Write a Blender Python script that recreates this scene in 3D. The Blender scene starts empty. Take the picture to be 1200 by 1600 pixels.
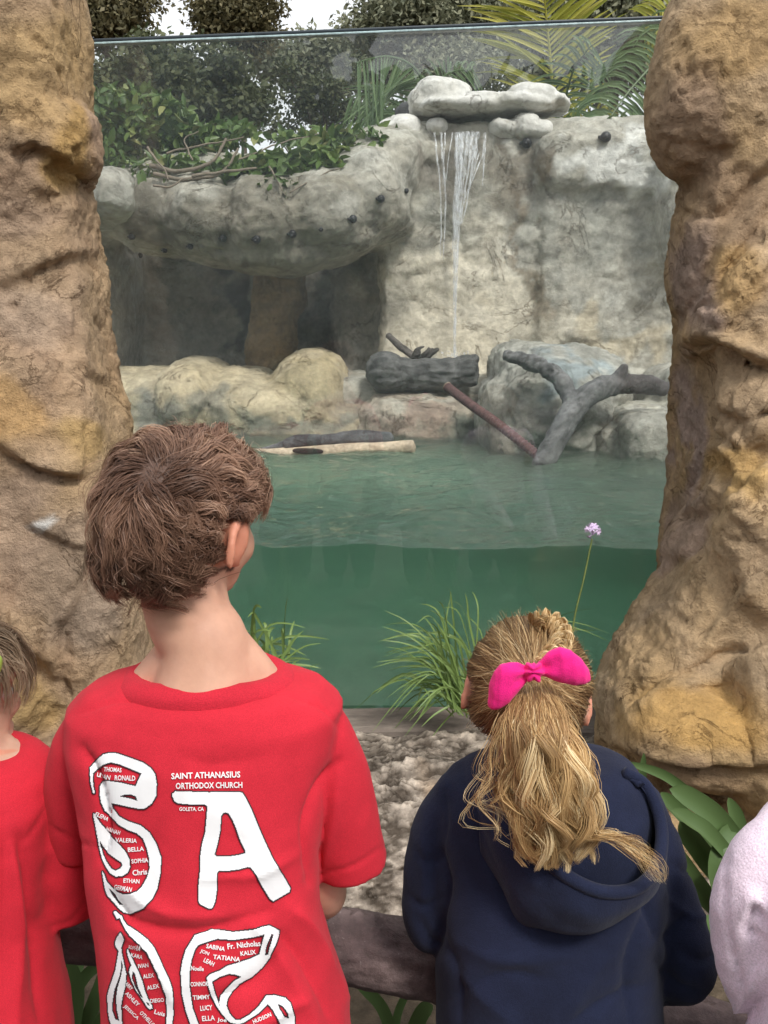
import bpy, bmesh, math, random
import numpy as np
from mathutils import Vector, Matrix, Euler
from mathutils.bvhtree import BVHTree

random.seed(7)
RNG = np.random.default_rng(11)
C = bpy.context.scene.collection
scene = bpy.context.scene
R = math.radians

# ------------------------------------------------------------------ camera, sky, sun, exposure
CAM = np.array([0.0, 0.0, 1.45]); PITCH = R(12.0); F = 1443.0
cam = bpy.data.cameras.new("camera"); cam_o = bpy.data.objects.new("camera", cam); C.objects.link(cam_o)
cam.sensor_fit = 'VERTICAL'; cam.sensor_height = 36.0; cam.lens = 36.0 * F / 1600.0
cam.clip_start = 0.05; cam.clip_end = 500.0
cam_o.location = CAM; cam_o.rotation_euler = (R(90) - PITCH, 0, 0)
scene.camera = cam_o

SUN_EL, SUN_AZ = R(50), R(150)      # azimuth measured from +Y clockwise
world = bpy.data.worlds.new("World"); scene.world = world; world.use_nodes = True
wn = world.node_tree; wn.nodes.clear()
w_out = wn.nodes.new("ShaderNodeOutputWorld"); w_bg = wn.nodes.new("ShaderNodeBackground")
w_sky = wn.nodes.new("ShaderNodeTexSky"); w_sky.sky_type = 'NISHITA'; w_sky.sun_disc = False
w_sky.sun_elevation = SUN_EL; w_sky.sun_rotation = SUN_AZ
w_sky.air_density = 1.0; w_sky.dust_density = 4.0; w_sky.ozone_density = 1.0
w_hs = wn.nodes.new("ShaderNodeHueSaturation"); w_hs.inputs['Saturation'].default_value = 0.16
w_mix = wn.nodes.new("ShaderNodeMix"); w_mix.data_type = 'RGBA'; w_mix.inputs[0].default_value = 0.55
w_mix.inputs[7].default_value = (11.0, 11.3, 11.6, 1)           # even cloud layer over the sky
wn.links.new(w_sky.outputs[0], w_hs.inputs['Color']); wn.links.new(w_hs.outputs[0], w_mix.inputs[6])
wn.links.new(w_mix.outputs[2], w_bg.inputs[0]); wn.links.new(w_bg.outputs[0], w_out.inputs[0])
w_bg.inputs[1].default_value = 0.085

sl = bpy.data.lights.new("sun", 'SUN'); sl.energy = 1.5; sl.angle = R(12); sl.color = (1.0, 0.95, 0.88)
so = bpy.data.objects.new("sun", sl); C.objects.link(so); so.location = (0, 0, 20)
sdir = Vector((math.sin(SUN_AZ) * math.cos(SUN_EL), math.cos(SUN_AZ) * math.cos(SUN_EL), math.sin(SUN_EL)))
so.rotation_euler = (-sdir).to_track_quat('-Z', 'Y').to_euler()

scene.view_settings.view_transform = 'Standard'; scene.view_settings.look = 'None'
scene.view_settings.gamma = 1.0; scene.view_settings.use_curve_mapping = False
scene.view_settings.exposure = 0.80
scene.render.engine = 'CYCLES'
cy = scene.cycles
cy.use_denoising = True; cy.max_bounces = 12; cy.transparent_max_bounces = 24
cy.transmission_bounces = 10; cy.volume_bounces = 2; cy.caustics_refractive = True; cy.caustics_reflective = False
cy.sample_clamp_indirect = 40.0

# ------------------------------------------------------------------ geometry helpers
FWD = np.array([0, math.cos(PITCH), -math.sin(PITCH)]); UP = np.array([0, math.sin(PITCH), math.cos(PITCH)])

def P(px, py, Y):
    """World point at depth Y seen in the photograph at (px, py)."""
    d = FWD + np.array([1.0, 0, 0]) * ((px - 600) / F) - UP * ((py - 800) / F)
    return CAM + d * (Y / d[1])

def ray(px, py):
    d = FWD + np.array([1.0, 0, 0]) * ((px - 600) / F) - UP * ((py - 800) / F)
    return Vector(d).normalized()

def proj(v):
    q = np.asarray(v, dtype=np.float64) - CAM
    w = q @ FWD
    return 600 + F * q[:, 0] / w, 800 - F * (q @ UP) / w

def pxm(Y, py=800):
    """Metres per photograph pixel at depth Y."""
    return Y / F / (math.cos(PITCH) - (py - 800) / F * math.sin(PITCH))

def catmull(pts, n):
    pts = np.asarray(pts, float); m = len(pts)
    t = np.linspace(0, m - 1, n); i = np.clip(t.astype(int), 0, m - 2); u = (t - i)[:, None]
    p0 = pts[np.clip(i - 1, 0, m - 1)]; p1 = pts[i]; p2 = pts[i + 1]; p3 = pts[np.clip(i + 2, 0, m - 1)]
    return 0.5 * ((2 * p1) + (-p0 + p2) * u + (2 * p0 - 5 * p1 + 4 * p2 - p3) * u**2 + (-p0 + 3 * p1 - 3 * p2 + p3) * u**3)

_perm = np.random.default_rng(3).permutation(256); _perm = np.concatenate([_perm, _perm, _perm])
_g = np.random.default_rng(4).normal(size=(256, 3)); _g /= np.linalg.norm(_g, axis=1)[:, None]

def perlin(p):
    p = np.asarray(p, float); i = np.floor(p).astype(int); f = p - i; i &= 255
    u = f * f * f * (f * (f * 6 - 15) + 10)
    out = 0
    for dx in (0, 1):
        wx = u[:, 0] if dx else 1 - u[:, 0]
        a = _perm[(i[:, 0] + dx) & 255]
        for dy in (0, 1):
            wy = u[:, 1] if dy else 1 - u[:, 1]
            b = _perm[a + ((i[:, 1] + dy) & 255)]
            for dz in (0, 1):
                wz = u[:, 2] if dz else 1 - u[:, 2]
                g = _g[_perm[b + ((i[:, 2] + dz) & 255)]]
                d = g[:, 0] * (f[:, 0] - dx) + g[:, 1] * (f[:, 1] - dy) + g[:, 2] * (f[:, 2] - dz)
                out = out + wx * wy * wz * d
    return out * 1.5

def fbm(p, octs=4, gain=0.5):
    a, s, q = 1.0, 0, np.asarray(p, float)
    for k in range(octs):
        s = s + a * perlin(q); q = q * 2.03 + 17.3; a *= gain
    return s

def ridged(p, octs=4, gain=0.5):
    a, s, q = 1.0, 0, np.asarray(p, float)
    for k in range(octs):
        s = s + a * (1 - 2 * np.abs(perlin(q))); q = q * 2.07 + 9.1; a *= gain
    return s

def worley(p):
    """(distance to nearest, gap to second nearest, a random number per cell)."""
    p = np.asarray(p, float); i = np.floor(p).astype(int)
    f1 = np.full(len(p), 9.0); f2 = np.full(len(p), 9.0); cid = np.zeros(len(p), int)
    for dx in (-1, 0, 1):
        for dy in (-1, 0, 1):
            for dz in (-1, 0, 1):
                c = i + (dx, dy, dz)
                h = _perm[(_perm[(_perm[c[:, 0] & 255] + c[:, 1]) & 255] + c[:, 2]) & 255]
                q = c + _g[h] * 0.42 + 0.5
                d = np.sqrt(((p - q)**2).sum(1))
                near = d < f1
                f2 = np.where(near, f1, np.minimum(f2, d)); cid = np.where(near, h, cid); f1 = np.where(near, d, f1)
    return f1, f2 - f1, cid / 255.0

def facet(p, sc, warp=0.25):
    """Broken stone: flat facets, each with its own tilt, meeting in sharp steps (range about -1..1)."""
    p = np.asarray(p, float) * sc
    p = p + warp * np.stack([perlin(p * 1.3 + 5), perlin(p * 1.3 + 25), perlin(p * 1.3 + 45)], 1)
    i = np.floor(p).astype(int); f1 = np.full(len(p), 9.0); f2 = f1.copy(); h1 = np.zeros(len(p)); h2 = h1.copy()
    for dx in (-1, 0, 1):
        for dy in (-1, 0, 1):
            for dz in (-1, 0, 1):
                c = i + (dx, dy, dz)
                h = _perm[(_perm[(_perm[c[:, 0] & 255] + c[:, 1]) & 255] + c[:, 2]) & 255]
                q = p - (c + _g[h] * 0.42 + 0.5); d = np.sqrt((q**2).sum(1))
                hh = (q * _g[_perm[h + 1]]).sum(1) * 1.1 + (h / 127.5 - 1) * 0.55
                near = d < f1; sec = (~near) & (d < f2)
                h2 = np.where(near, h1, np.where(sec, hh, h2)); f2 = np.where(near, f1, np.where(sec, d, f2))
                h1 = np.where(near, hh, h1); f1 = np.where(near, d, f1)
    t = sstep(0, 0.10, f2 - f1)
    return h1 * (0.5 + 0.5 * t) + h2 * (0.5 - 0.5 * t)

def sstep(a, b, x):
    t = np.clip((x - a) / (b - a), 0, 1); return t * t * (3 - 2 * t)

# shapes as (verts, faces) pairs ------------------------------------------------
def sphere_dirs(nu=40, nv=26):
    v = [(0, 0, 1.0)]
    for j in range(1, nv):
        a = math.pi * j / nv
        for i in range(nu):
            b = 2 * math.pi * i / nu; v.append((math.sin(a) * math.cos(b), math.sin(a) * math.sin(b), math.cos(a)))
    v.append((0, 0, -1.0)); f = []
    for i in range(nu):
        f.append((0, 1 + i, 1 + (i + 1) % nu))
    for j in range(nv - 2):
        a, b = 1 + j * nu, 1 + (j + 1) * nu
        for i in range(nu):
            k = (i + 1) % nu; f.append((a + i, b + i, b + k, a + k))
    a = 1 + (nv - 2) * nu
    for i in range(nu):
        f.append((a + i, len(v) - 1, a + (i + 1) % nu))
    return np.array(v), f

_SD = sphere_dirs()

def sq(center, radii, n=2.0, rot=(0, 0, 0), res=None):
    """A superellipsoid: n=2 round, n=4 blocky."""
    d, f = _SD if res is None else sphere_dirs(*res)
    r = (np.abs(d)**n).sum(1)**(-1.0 / n)
    v = d * r[:, None] * np.array(radii)
    M = np.array(Euler(rot).to_matrix())
    return v @ M.T + np.array(center), f

def E(px, py, Y, rx, ry, rd, n=2.6, rot=0, tilt=0, yaw=0):
    s = pxm(Y, py)
    return sq(P(px, py, Y), (rx * s, rd, ry * s), n, (R(tilt), R(rot), R(yaw)))

def frames(pts):
    pts = np.asarray(pts, float)
    t = np.gradient(pts, axis=0); t /= np.maximum(np.linalg.norm(t, axis=1), 1e-9)[:, None]
    a = np.array([0, 0, 1.0]) if abs(t[0][2]) < 0.9 else np.array([1.0, 0, 0])
    n = np.cross(t[0], a); n /= np.linalg.norm(n); N = [n]
    for k in range(1, len(pts)):
        n = N[-1] - t[k] * np.dot(N[-1], t[k]); n /= max(np.linalg.norm(n), 1e-9); N.append(n)
    N = np.array(N); return t, N, np.cross(t, N)

def tube(pts, rad, sides=12, cap=True):
    pts = np.asarray(pts, float); n = len(pts)
    rad = np.full(n, rad) if np.isscalar(rad) else np.asarray(rad, float)
    t, N, B = frames(pts); a = np.linspace(0, 2 * math.pi, sides, endpoint=False)
    v = pts[:, None, :] + rad[:, None, None] * (np.cos(a)[None, :, None] * N[:, None, :] + np.sin(a)[None, :, None] * B[:, None, :])
    v = v.reshape(-1, 3); f = []
    for i in range(n - 1):
        for j in range(sides):
            k = (j + 1) % sides; f.append((i * sides + j, i * sides + k, (i + 1) * sides + k, (i + 1) * sides + j))
    if cap:
        v = np.vstack([v, pts[0] - t[0] * rad[0] * 0.35, pts[-1] + t[-1] * rad[-1] * 0.35]); c0, c1 = len(v) - 2, len(v) - 1
        for j in range(sides):
            k = (j + 1) % sides; f.append((k, j, c0)); f.append(((n - 1) * sides + j, (n - 1) * sides + k, c1))
    return v, f

def loft(rings, m=48, cap=True):
    """rings: (centre, half-axis vector a, half-axis vector b, exponent)."""
    v = []; th = np.linspace(0, 2 * math.pi, m, endpoint=False); c, s = np.cos(th), np.sin(th)
    for cen, a, b, n in rings:
        x = np.sign(c) * np.abs(c)**(2 / n); y = np.sign(s) * np.abs(s)**(2 / n)
        v.append(np.array(cen)[None] + x[:, None] * np.array(a)[None] + y[:, None] * np.array(b)[None])
    v = np.vstack(v); f = []; k = len(rings)
    for i in range(k - 1):
        for j in range(m):
            q = (j + 1) % m; f.append((i * m + j, i * m + q, (i + 1) * m + q, (i + 1) * m + j))
    if cap:
        v = np.vstack([v, np.array(rings[0][0])[None], np.array(rings[-1][0])[None]])
        for j in range(m):
            q = (j + 1) % m; f.append((q, j, len(v) - 2)); f.append(((k - 1) * m + j, (k - 1) * m + q, len(v) - 1))
    return v, f

def grid_faces(nu, nv):
    i = np.arange(nu - 1)[:, None] * nv + np.arange(nv - 1)[None]
    return np.stack([i, i + nv, i + nv + 1, i + 1], -1).reshape(-1, 4)

def join(parts):
    V, Fc, o = [], [], 0
    for v, f in parts:
        V.append(np.asarray(v)); Fc += [tuple(int(x) + o for x in q) for q in f]; o += len(v)
    return np.vstack(V), Fc

def mesh(name, v, f):
    me = bpy.data.meshes.new(name)
    if isinstance(f, np.ndarray):
        k = f.shape[1]; n = len(f)
        me.vertices.add(len(v)); me.vertices.foreach_set('co', np.asarray(v, np.float32).ravel())
        me.loops.add(n * k); me.loops.foreach_set('vertex_index', f.astype(np.int32).ravel())
        me.polygons.add(n); me.polygons.foreach_set('loop_start', np.arange(0, n * k, k, dtype=np.int32))
        me.update(calc_edges=True); me.validate()
    else:
        me.from_pydata([tuple(x) for x in v], [], f); me.update()
    return me

def get_v(me):
    a = np.empty(len(me.vertices) * 3, np.float32); me.vertices.foreach_get('co', a); return a.reshape(-1, 3).astype(float)

def get_n(me):
    a = np.empty(len(me.vertices) * 3, np.float32); me.vertex_normals.foreach_get('vector', a); return a.reshape(-1, 3).astype(float)

def set_v(me, v):
    me.vertices.foreach_set('co', np.asarray(v, np.float32).ravel()); me.update()

def smooth(me, on=True):
    me.polygons.foreach_set('use_smooth', np.full(len(me.polygons), on)); me.update(); return me

def remesh(parts, voxel, it=2, name='tmp'):
    """Fuses overlapping closed shapes into one continuous skin."""
    v, f = join(parts); me = mesh(name, v, f); o = bpy.data.objects.new('tmp', me); C.objects.link(o)
    m = o.modifiers.new('r', 'REMESH'); m.mode = 'VOXEL'; m.voxel_size = voxel
    if it:
        s = o.modifiers.new('s', 'SMOOTH'); s.factor = 0.5; s.iterations = it
    dg = bpy.context.evaluated_depsgraph_get(); dg.update()
    out = bpy.data.meshes.new_from_object(o.evaluated_get(dg)); out.name = name
    bpy.data.objects.remove(o); bpy.data.meshes.remove(me)
    return smooth(out)

def displace(me, fn):
    v, n = get_v(me), get_n(me); set_v(me, v + n * np.asarray(fn(v, n))[:, None]); return me

def vcol(me, col, name='Col'):
    a = me.color_attributes.new(name, 'FLOAT_COLOR', 'POINT')
    c = np.ones((len(me.vertices), 4), np.float32); c[:, :3] = col; a.data.foreach_set('color', c.ravel()); return me

# objects ---------------------------------------------------------------------------
WLOC = {}

def tag(o, label=None, cat=None, group=None, kind=None):
    if label: o['label'] = label
    if cat: o['category'] = cat
    if group: o['group'] = group
    if kind: o['kind'] = kind
    return o

def thing(name, loc, label, cat, group=None):
    o = bpy.data.objects.new(name, None); C.objects.link(o); o.location = loc; o.empty_display_size = 0.1
    WLOC[o.name] = np.array(loc, float); return tag(o, label, cat, group)

def put(name, me, m, parent=None, **kw):
    """Links a mesh given in world coordinates; origin goes to its base, or follows its parent."""
    v = get_v(me)
    if parent is None:
        lo, hi = v.min(0), v.max(0); org = np.array([(lo[0] + hi[0]) / 2, (lo[1] + hi[1]) / 2, lo[2]])
    else:
        org = WLOC[parent.name]
    set_v(me, v - org); me.name = name
    o = bpy.data.objects.new(name, me); C.objects.link(o)
    for q in (m if isinstance(m, (list, tuple)) else [m]):
        me.materials.append(q)
    if parent is None: o.location = org
    else: o.parent = parent
    WLOC[o.name] = org
    return tag(o, **kw)

def bvh_of(me, off=None):
    v = get_v(me) + (0 if off is None else off)
    return BVHTree.FromPolygons([tuple(x) for x in v], [tuple(p.vertices) for p in me.polygons])

def cast(bvh, px, py):
    h = bvh.ray_cast(Vector(CAM), ray(px, py)); return (np.array(h[0]), np.array(h[1])) if h[0] is not None else (None, None)

# ------------------------------------------------------------------ materials
def mat(name):
    m = bpy.data.materials.new(name); m.use_nodes = True; nt = m.node_tree
    b = nt.nodes['Principled BSDF']; return m, nt, b

def N(nt, t, **kw):
    n = nt.nodes.new(t)
    for k, v in kw.items():
        if k in n.inputs: n.inputs[k].default_value = v
        else: setattr(n, k, v)
    return n

def coords(nt, scale=(1, 1, 1)):
    tc = N(nt, 'ShaderNodeTexCoord'); mp = N(nt, 'ShaderNodeMapping'); mp.inputs['Scale'].default_value = scale
    nt.links.new(tc.outputs['Object'], mp.inputs[0]); return mp.outputs[0]

def noise(nt, vec, scale, detail=6, rough=0.6, dist=0.0):
    n = N(nt, 'ShaderNodeTexNoise'); n.inputs['Scale'].default_value = scale; n.inputs['Detail'].default_value = detail
    n.inputs['Roughness'].default_value = rough; n.inputs['Distortion'].default_value = dist
    nt.links.new(vec, n.inputs['Vector']); return n.outputs['Fac']

def ramp(nt, fac, stops):
    r = N(nt, 'ShaderNodeValToRGB'); e = r.color_ramp.elements
    while len(e) < len(stops): e.new(0.5)
    for k, (p, c) in enumerate(stops):
        e[k].position = p; e[k].color = (*c, 1) if len(c) == 3 else c
    nt.links.new(fac, r.inputs[0]); return r.outputs[0]

def mixc(nt, fac, a, b, mode='MIX'):
    n = N(nt, 'ShaderNodeMix'); n.data_type = 'RGBA'; n.blend_type = mode
    for sock, val in ((n.inputs[0], fac), (n.inputs[6], a), (n.inputs[7], b)):
        if hasattr(val, 'links'): nt.links.new(val, sock)
        else: sock.default_value = val if np.isscalar(val) else ((*val, 1) if len(val) == 3 else val)
    return n.outputs[2]

def bump(nt, b, h, strength, dist, prev=None):
    n = N(nt, 'ShaderNodeBump'); n.inputs['Strength'].default_value = strength; n.inputs['Distance'].default_value = dist
    nt.links.new(h, n.inputs['Height'])
    if prev is not None: nt.links.new(prev, n.inputs['Normal'])
    nt.links.new(n.outputs[0], b.inputs['Normal']); return n.outputs[0]

def rock_mat(name, rough=0.9, grain=55, var=0.35, bs=0.5, bd=0.006, gloss=0.35, fleck=(0.6, 0.55, 0.5), crack=9.0):
    """Vertex colour (the rock's own patches) with grain, flecks and fine relief."""
    m, nt, b = mat(name); at = N(nt, 'ShaderNodeVertexColor', layer_name='Col'); v = coords(nt)
    n1 = noise(nt, v, 9, 8, 0.65, 0.4); n2 = noise(nt, v, grain, 8, 0.7); n3 = noise(nt, v, 190, 4, 0.6)
    g1 = ramp(nt, n1, [(0.3, (1 - var,) * 3), (0.7, (1 + var,) * 3)])
    g2 = ramp(nt, n2, [(0.3, (1 - var * 0.9,) * 3), (0.68, (1 + var * 0.7,) * 3)])
    c = mixc(nt, 1.0, at.outputs[0], g1, 'MULTIPLY'); c = mixc(nt, 1.0, c, g2, 'MULTIPLY')
    fl = ramp(nt, n3, [(0.62, (0, 0, 0)), (0.74, (1, 1, 1))])
    fm = N(nt, 'ShaderNodeMath', operation='MULTIPLY'); nt.links.new(fl, fm.inputs[0]); fm.inputs[1].default_value = 0.3
    c = mixc(nt, fm.outputs[0], c, fleck)
    nc = noise(nt, v, crack * .45, 9, 0.62, 1.2); cr = ramp(nt, nc, [(0.484, (1, 1, 1)), (0.498, (0, 0, 0)), (0.502, (0, 0, 0)), (0.516, (1, 1, 1))])      # hairline cracks, only in places
    nm = noise(nt, v, crack * 0.55, 4, 0.6); mk = ramp(nt, nm, [(0.40, (0, 0, 0)), (0.56, (1, 1, 1))])
    cm = N(nt, 'ShaderNodeMath', operation='MAXIMUM'); nt.links.new(cr, cm.inputs[0]); nt.links.new(mk, cm.inputs[1])
    c = mixc(nt, 1.0, c, ramp(nt, cm.outputs[0], [(0, (0.60, 0.56, 0.52)), (0.8, (1, 1, 1))]), 'MULTIPLY')
    nt.links.new(c, b.inputs['Base Color']); b.inputs['Roughness'].default_value = rough
    b.inputs['Specular IOR Level'].default_value = gloss
    p = bump(nt, b, n2, bs, bd); p = bump(nt, b, n3, bs * 0.6, bd * 0.35, p); bump(nt, b, cm.outputs[0], 0.7, bd * 0.6, p); return m

def leaf_mat(name, stops, rough=0.5, trans=0.25):
    m, nt, b = mat(name); g = N(nt, 'ShaderNodeNewGeometry')
    c = ramp(nt, g.outputs['Random Per Island'], stops); nt.links.new(c, b.inputs['Base Color'])
    b.inputs['Roughness'].default_value = rough; b.inputs['Specular IOR Level'].default_value = 0.4
    tr = N(nt, 'ShaderNodeBsdfTranslucent'); nt.links.new(c, tr.inputs[0]); mx = N(nt, 'ShaderNodeMixShader'); mx.inputs[0].default_value = trans
    out = nt.nodes['Material Output']; nt.links.new(b.outputs[0], mx.inputs[1]); nt.links.new(tr.outputs[0], mx.inputs[2]); nt.links.new(mx.outputs[0], out.inputs[0])
    return m

def plain(name, col, rough=0.6, var=0.2, scale=30, stretch=(1, 1, 1), bs=0.2, bd=0.003, spec=0.4, sheen=0.0):
    m, nt, b = mat(name); v = coords(nt, stretch); n = noise(nt, v, scale, 8, 0.65)
    c = ramp(nt, n, [(0.3, tuple(x * (1 - var) for x in col)), (0.7, tuple(min(1, x * (1 + var)) for x in col))])
    nt.links.new(c, b.inputs['Base Color']); b.inputs['Roughness'].default_value = rough; b.inputs['Specular IOR Level'].default_value = spec
    if sheen: b.inputs['Sheen Weight'].default_value = sheen
    if bs: bump(nt, b, n, bs, bd)
    return m

def blend_patches(v, base, patches, seed=0.0, wob=60):
    """Colour per vertex: base palette mixed by noise, then soft-edged stains and deposits at their places on the rock."""
    col = np.zeros((len(v), 3)); q = v * 2.3 + seed
    n = 0.5 + 0.7 * fbm(q, 4); n2 = 0.5 + 0.8 * fbm(v * 5.1 + 31 + seed, 4)
    n = np.clip(n, 0, 1)[:, None]; n2 = np.clip(n2, 0, 1)[:, None]
    col = np.array(base[0]) * (1 - n) + np.array(base[1]) * n
    col = col * (1 - 0.5 * n2) + np.array(base[2]) * 0.5 * n2
    px, py = proj(v); w1 = fbm(v * 3.7 + 5, 4) * wob; w2 = fbm(v * 3.7 + 55, 4) * wob
    for (cx, cy_, rx, ry, c, a) in patches:
        d = np.sqrt(((px + w1 - cx) / rx)**2 + ((py + w2 - cy_) / ry)**2)
        k = (a * (1 - sstep(0.55, 1.15, d)))[:, None]; col = col * (1 - k) + np.array(c) * k
    return col

# ================================================================== THE SETTING
GROUND = plain('soil', (0.10, 0.075, 0.05), 0.95, 0.5, 22, bs=0.8, bd=0.02)
gx = np.linspace(-1, 1, 121); gx = np.sign(gx) * np.abs(gx)**3 * 200
V = np.stack(np.meshgrid(gx, gx + 2, indexing='ij'), -1).reshape(-1, 2)
V = np.column_stack([V, 0.012 * fbm(np.column_stack([V * 1.7, V[:, :1] * 0]), 3)])
inpool = (V[:, 1] > 2.6) & (V[:, 1] < 8.5) & (np.abs(V[:, 0]) < 4); V[inpool, 2] = -0.05
put('ground', smooth(mesh('ground', V, grid_faces(121, 121))), GROUND, kind='structure')
PAVE = plain('path_concrete', (0.11, 0.10, 0.09), 0.9, 0.15, 14, bs=0.3, bd=0.004)
v, f = sq((0, 0.1, 0.0), (4.0, 1.25, 0.03), 12); put('path', mesh('path', v, f), PAVE, kind='structure')

# ------------------------------------------------------------------ rock wall of the enclosure
GREY, GREY2, BEIGE, WET, OCHRE = (0.36, 0.35, 0.30), (0.52, 0.51, 0.455), (0.72, 0.66, 0.54), (0.13, 0.115, 0.09), (0.34, 0.24, 0.12)
WALL_M = rock_mat('moulded_rock_grey', 0.85, 24, 0.30, 0.7, 0.02, 0.3, (0.62, 0.6, 0.52), 5.5)
parts = [
    E(740, 440, 6.83, 150, 228, .40, 12), E(960, 448, 6.76, 138, 236, .42, 9), E(1110, 448, 6.75, 120, 236, .42, 6),
    E(760, 262, 6.75, 70, 45, .25, 3), E(910, 258, 6.5, 80, 46, .26, 4), E(1010, 262, 6.5, 60, 50, .26, 4),
    E(640, 245, 6.7, 52, 48, .32, 2.6), E(600, 268, 6.6, 60, 60, .5, 2.6),
    E(330, 480, 7.85, 320, 222, .40, 7), E(140, 460, 7.1, 70, 225, .55, 5), E(590, 470, 7.35, 70, 160, .45, 4),
    E(640, 640, 6.75, 560, 62, .72, 6),
    # the overhanging brow over the cave
    E(180, 318, 6.55, 90, 60, .55, 2.6), E(262, 334, 6.50, 85, 66, .60, 2.5, 8), E(345, 345, 6.42, 85, 74, .65, 2.5, 4),
    E(432, 350, 6.35, 85, 80, .70, 2.5), E(515, 338, 6.35, 78, 72, .70, 2.5, -10), E(578, 312, 6.45, 64, 76, .62, 2.5, -25),
    E(345, 392, 6.25, 72, 24, .40, 2.3, 6), E(440, 404, 6.18, 90, 27, .42, 2.3, -4), E(545, 385, 6.25, 60, 24, .40, 2.3, -22),
    E(500, 296, 6.25, 95, 24, .35, 2.4, -32), E(400, 300, 6.6, 160, 40, .55, 2.5, -4), E(565, 300, 6.05, 34, 50, .22, 2.3, -30),
    E(300, 292, 6.75, 190, 42, .5, 3), E(1060, 300, 6.3, 40, 130, .3, 3),
]
wall = remesh(parts, 0.0215, 7, 'rock_wall')
def wall_disp(v, n):
    rough = sstep(-0.35, 0.35, fbm(v * 0.9 + 3, 2) + 0.35 * (v[:, 0] > 0.1))        # the brow is smooth, the fall's wall is broken
    a = 0.035 * fbm(v * 1.3, 3) + (0.003 + 0.014 * rough) * facet(v * np.array([1, 1, 1.5]), 2.6) + (0.002 + 0.010 * rough) * facet(v * np.array([1, 1, 1.8]) + 9, 6.5, .4)
    a += (0.0015 + 0.007 * rough) * facet(v * np.array([1, 1, 2.0]) + 19, 15, .5) + 0.006 * fbm(v * 9, 3) + 0.003 * ridged(v * 22, 2)
    return a - 0.012
displace(wall, wall_disp)
wv = get_v(wall)
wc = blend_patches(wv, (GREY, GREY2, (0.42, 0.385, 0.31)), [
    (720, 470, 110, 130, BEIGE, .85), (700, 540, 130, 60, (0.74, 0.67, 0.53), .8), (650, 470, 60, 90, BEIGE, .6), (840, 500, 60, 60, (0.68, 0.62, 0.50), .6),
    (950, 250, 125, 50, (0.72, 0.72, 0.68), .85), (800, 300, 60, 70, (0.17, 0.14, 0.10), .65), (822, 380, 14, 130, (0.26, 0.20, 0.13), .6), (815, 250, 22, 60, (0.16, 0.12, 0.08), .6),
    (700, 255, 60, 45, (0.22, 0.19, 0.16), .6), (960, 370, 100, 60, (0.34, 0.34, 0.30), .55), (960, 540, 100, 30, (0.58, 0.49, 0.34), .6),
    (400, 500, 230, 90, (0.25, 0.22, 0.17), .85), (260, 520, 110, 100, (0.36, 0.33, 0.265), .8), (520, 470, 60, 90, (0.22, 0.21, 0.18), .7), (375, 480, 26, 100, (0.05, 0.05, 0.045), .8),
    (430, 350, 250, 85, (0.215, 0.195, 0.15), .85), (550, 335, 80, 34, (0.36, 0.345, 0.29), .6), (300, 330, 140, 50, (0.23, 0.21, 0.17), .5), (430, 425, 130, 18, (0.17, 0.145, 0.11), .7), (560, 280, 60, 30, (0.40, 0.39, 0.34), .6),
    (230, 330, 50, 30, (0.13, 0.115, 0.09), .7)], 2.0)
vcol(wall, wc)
bm = bmesh.new(); bm.from_mesh(wall); bmesh.ops.delete(bm, geom=[f_ for f_ in bm.faces if f_.normal.y > .3 and f_.calc_center_median().y > 6.9], context='FACES'); bm.to_mesh(wall); bm.free()     # its back, against the bank, is never seen
wall_bvh = bvh_of(wall)
wall_t = thing('rock_wall', (0, 6.9, 0), 'tall moulded grey and beige rock wall with an overhanging brow and cave behind the pool', 'rock wall')
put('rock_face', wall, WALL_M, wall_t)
col = remesh([E(428, 515, 7.12, 33, 95, .22, 3, 3), E(415, 560, 7.1, 30, 40, .22, 3), E(445, 450, 7.1, 30, 40, .2, 3)], 0.02, 3)
displace(col, lambda v, n: 0.03 * fbm(v * 4, 4) + 0.012 * ridged(v * 11, 3))
vcol(col, blend_patches(get_v(col), (OCHRE, (0.28, 0.18, 0.08), (0.32, 0.25, 0.15)), [])); put('cave_pillar', col, WALL_M, wall_t, label='ochre rock pillar standing inside the dark cave')

# rocks that stand before and on the wall
def dusty(c): return (min(.8, c[0] * 1.36 + .016), min(.8, c[1] * 1.38 + .017), min(.8, c[2] * 1.38 + .018))
ROCKP_ = rock_mat('moulded_rock_ochre', 0.88, 48, 0.24, 1.0, 0.014, 0.25, (0.66, 0.52, 0.36), 13)
def rock(name, parts, vox, amp, base, patches, m, label, cat, seed=0.0, it=2, bvh=False, group=None, wob=40, extra=None):
    me = remesh(parts, vox, it)
    if m is ROCKP_: base, patches = [dusty(q) for q in base], [(a_, b_, c_, d_, dusty(e_), f_) for a_, b_, c_, d_, e_, f_ in patches]
    def d(v, n):
        a = amp * (0.7 * fbm(v * 1.9 + seed, 2) + 0.50 * facet(v + seed, 2.7, .3) + 0.32 * facet(v * np.array([1, 1, 1.3]) + seed + 5, 6.5, .45) + 0.22 * facet(v * np.array([1, 1, 1.5]) + seed + 8, 15, .5))
        a += amp * (0.14 * fbm(v * 12, 3) + 0.08 * ridged(v * 30, 2)) - 0.2 * amp
        return a if extra is None else a + extra(v, n)
    displace(me, d); vcol(me, blend_patches(get_v(me), base, patches, seed, wob))
    b = bvh_of(me) if bvh else None
    o = put(name, me, m, label=label, cat=cat, group=group); return (o, b) if bvh else o

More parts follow.
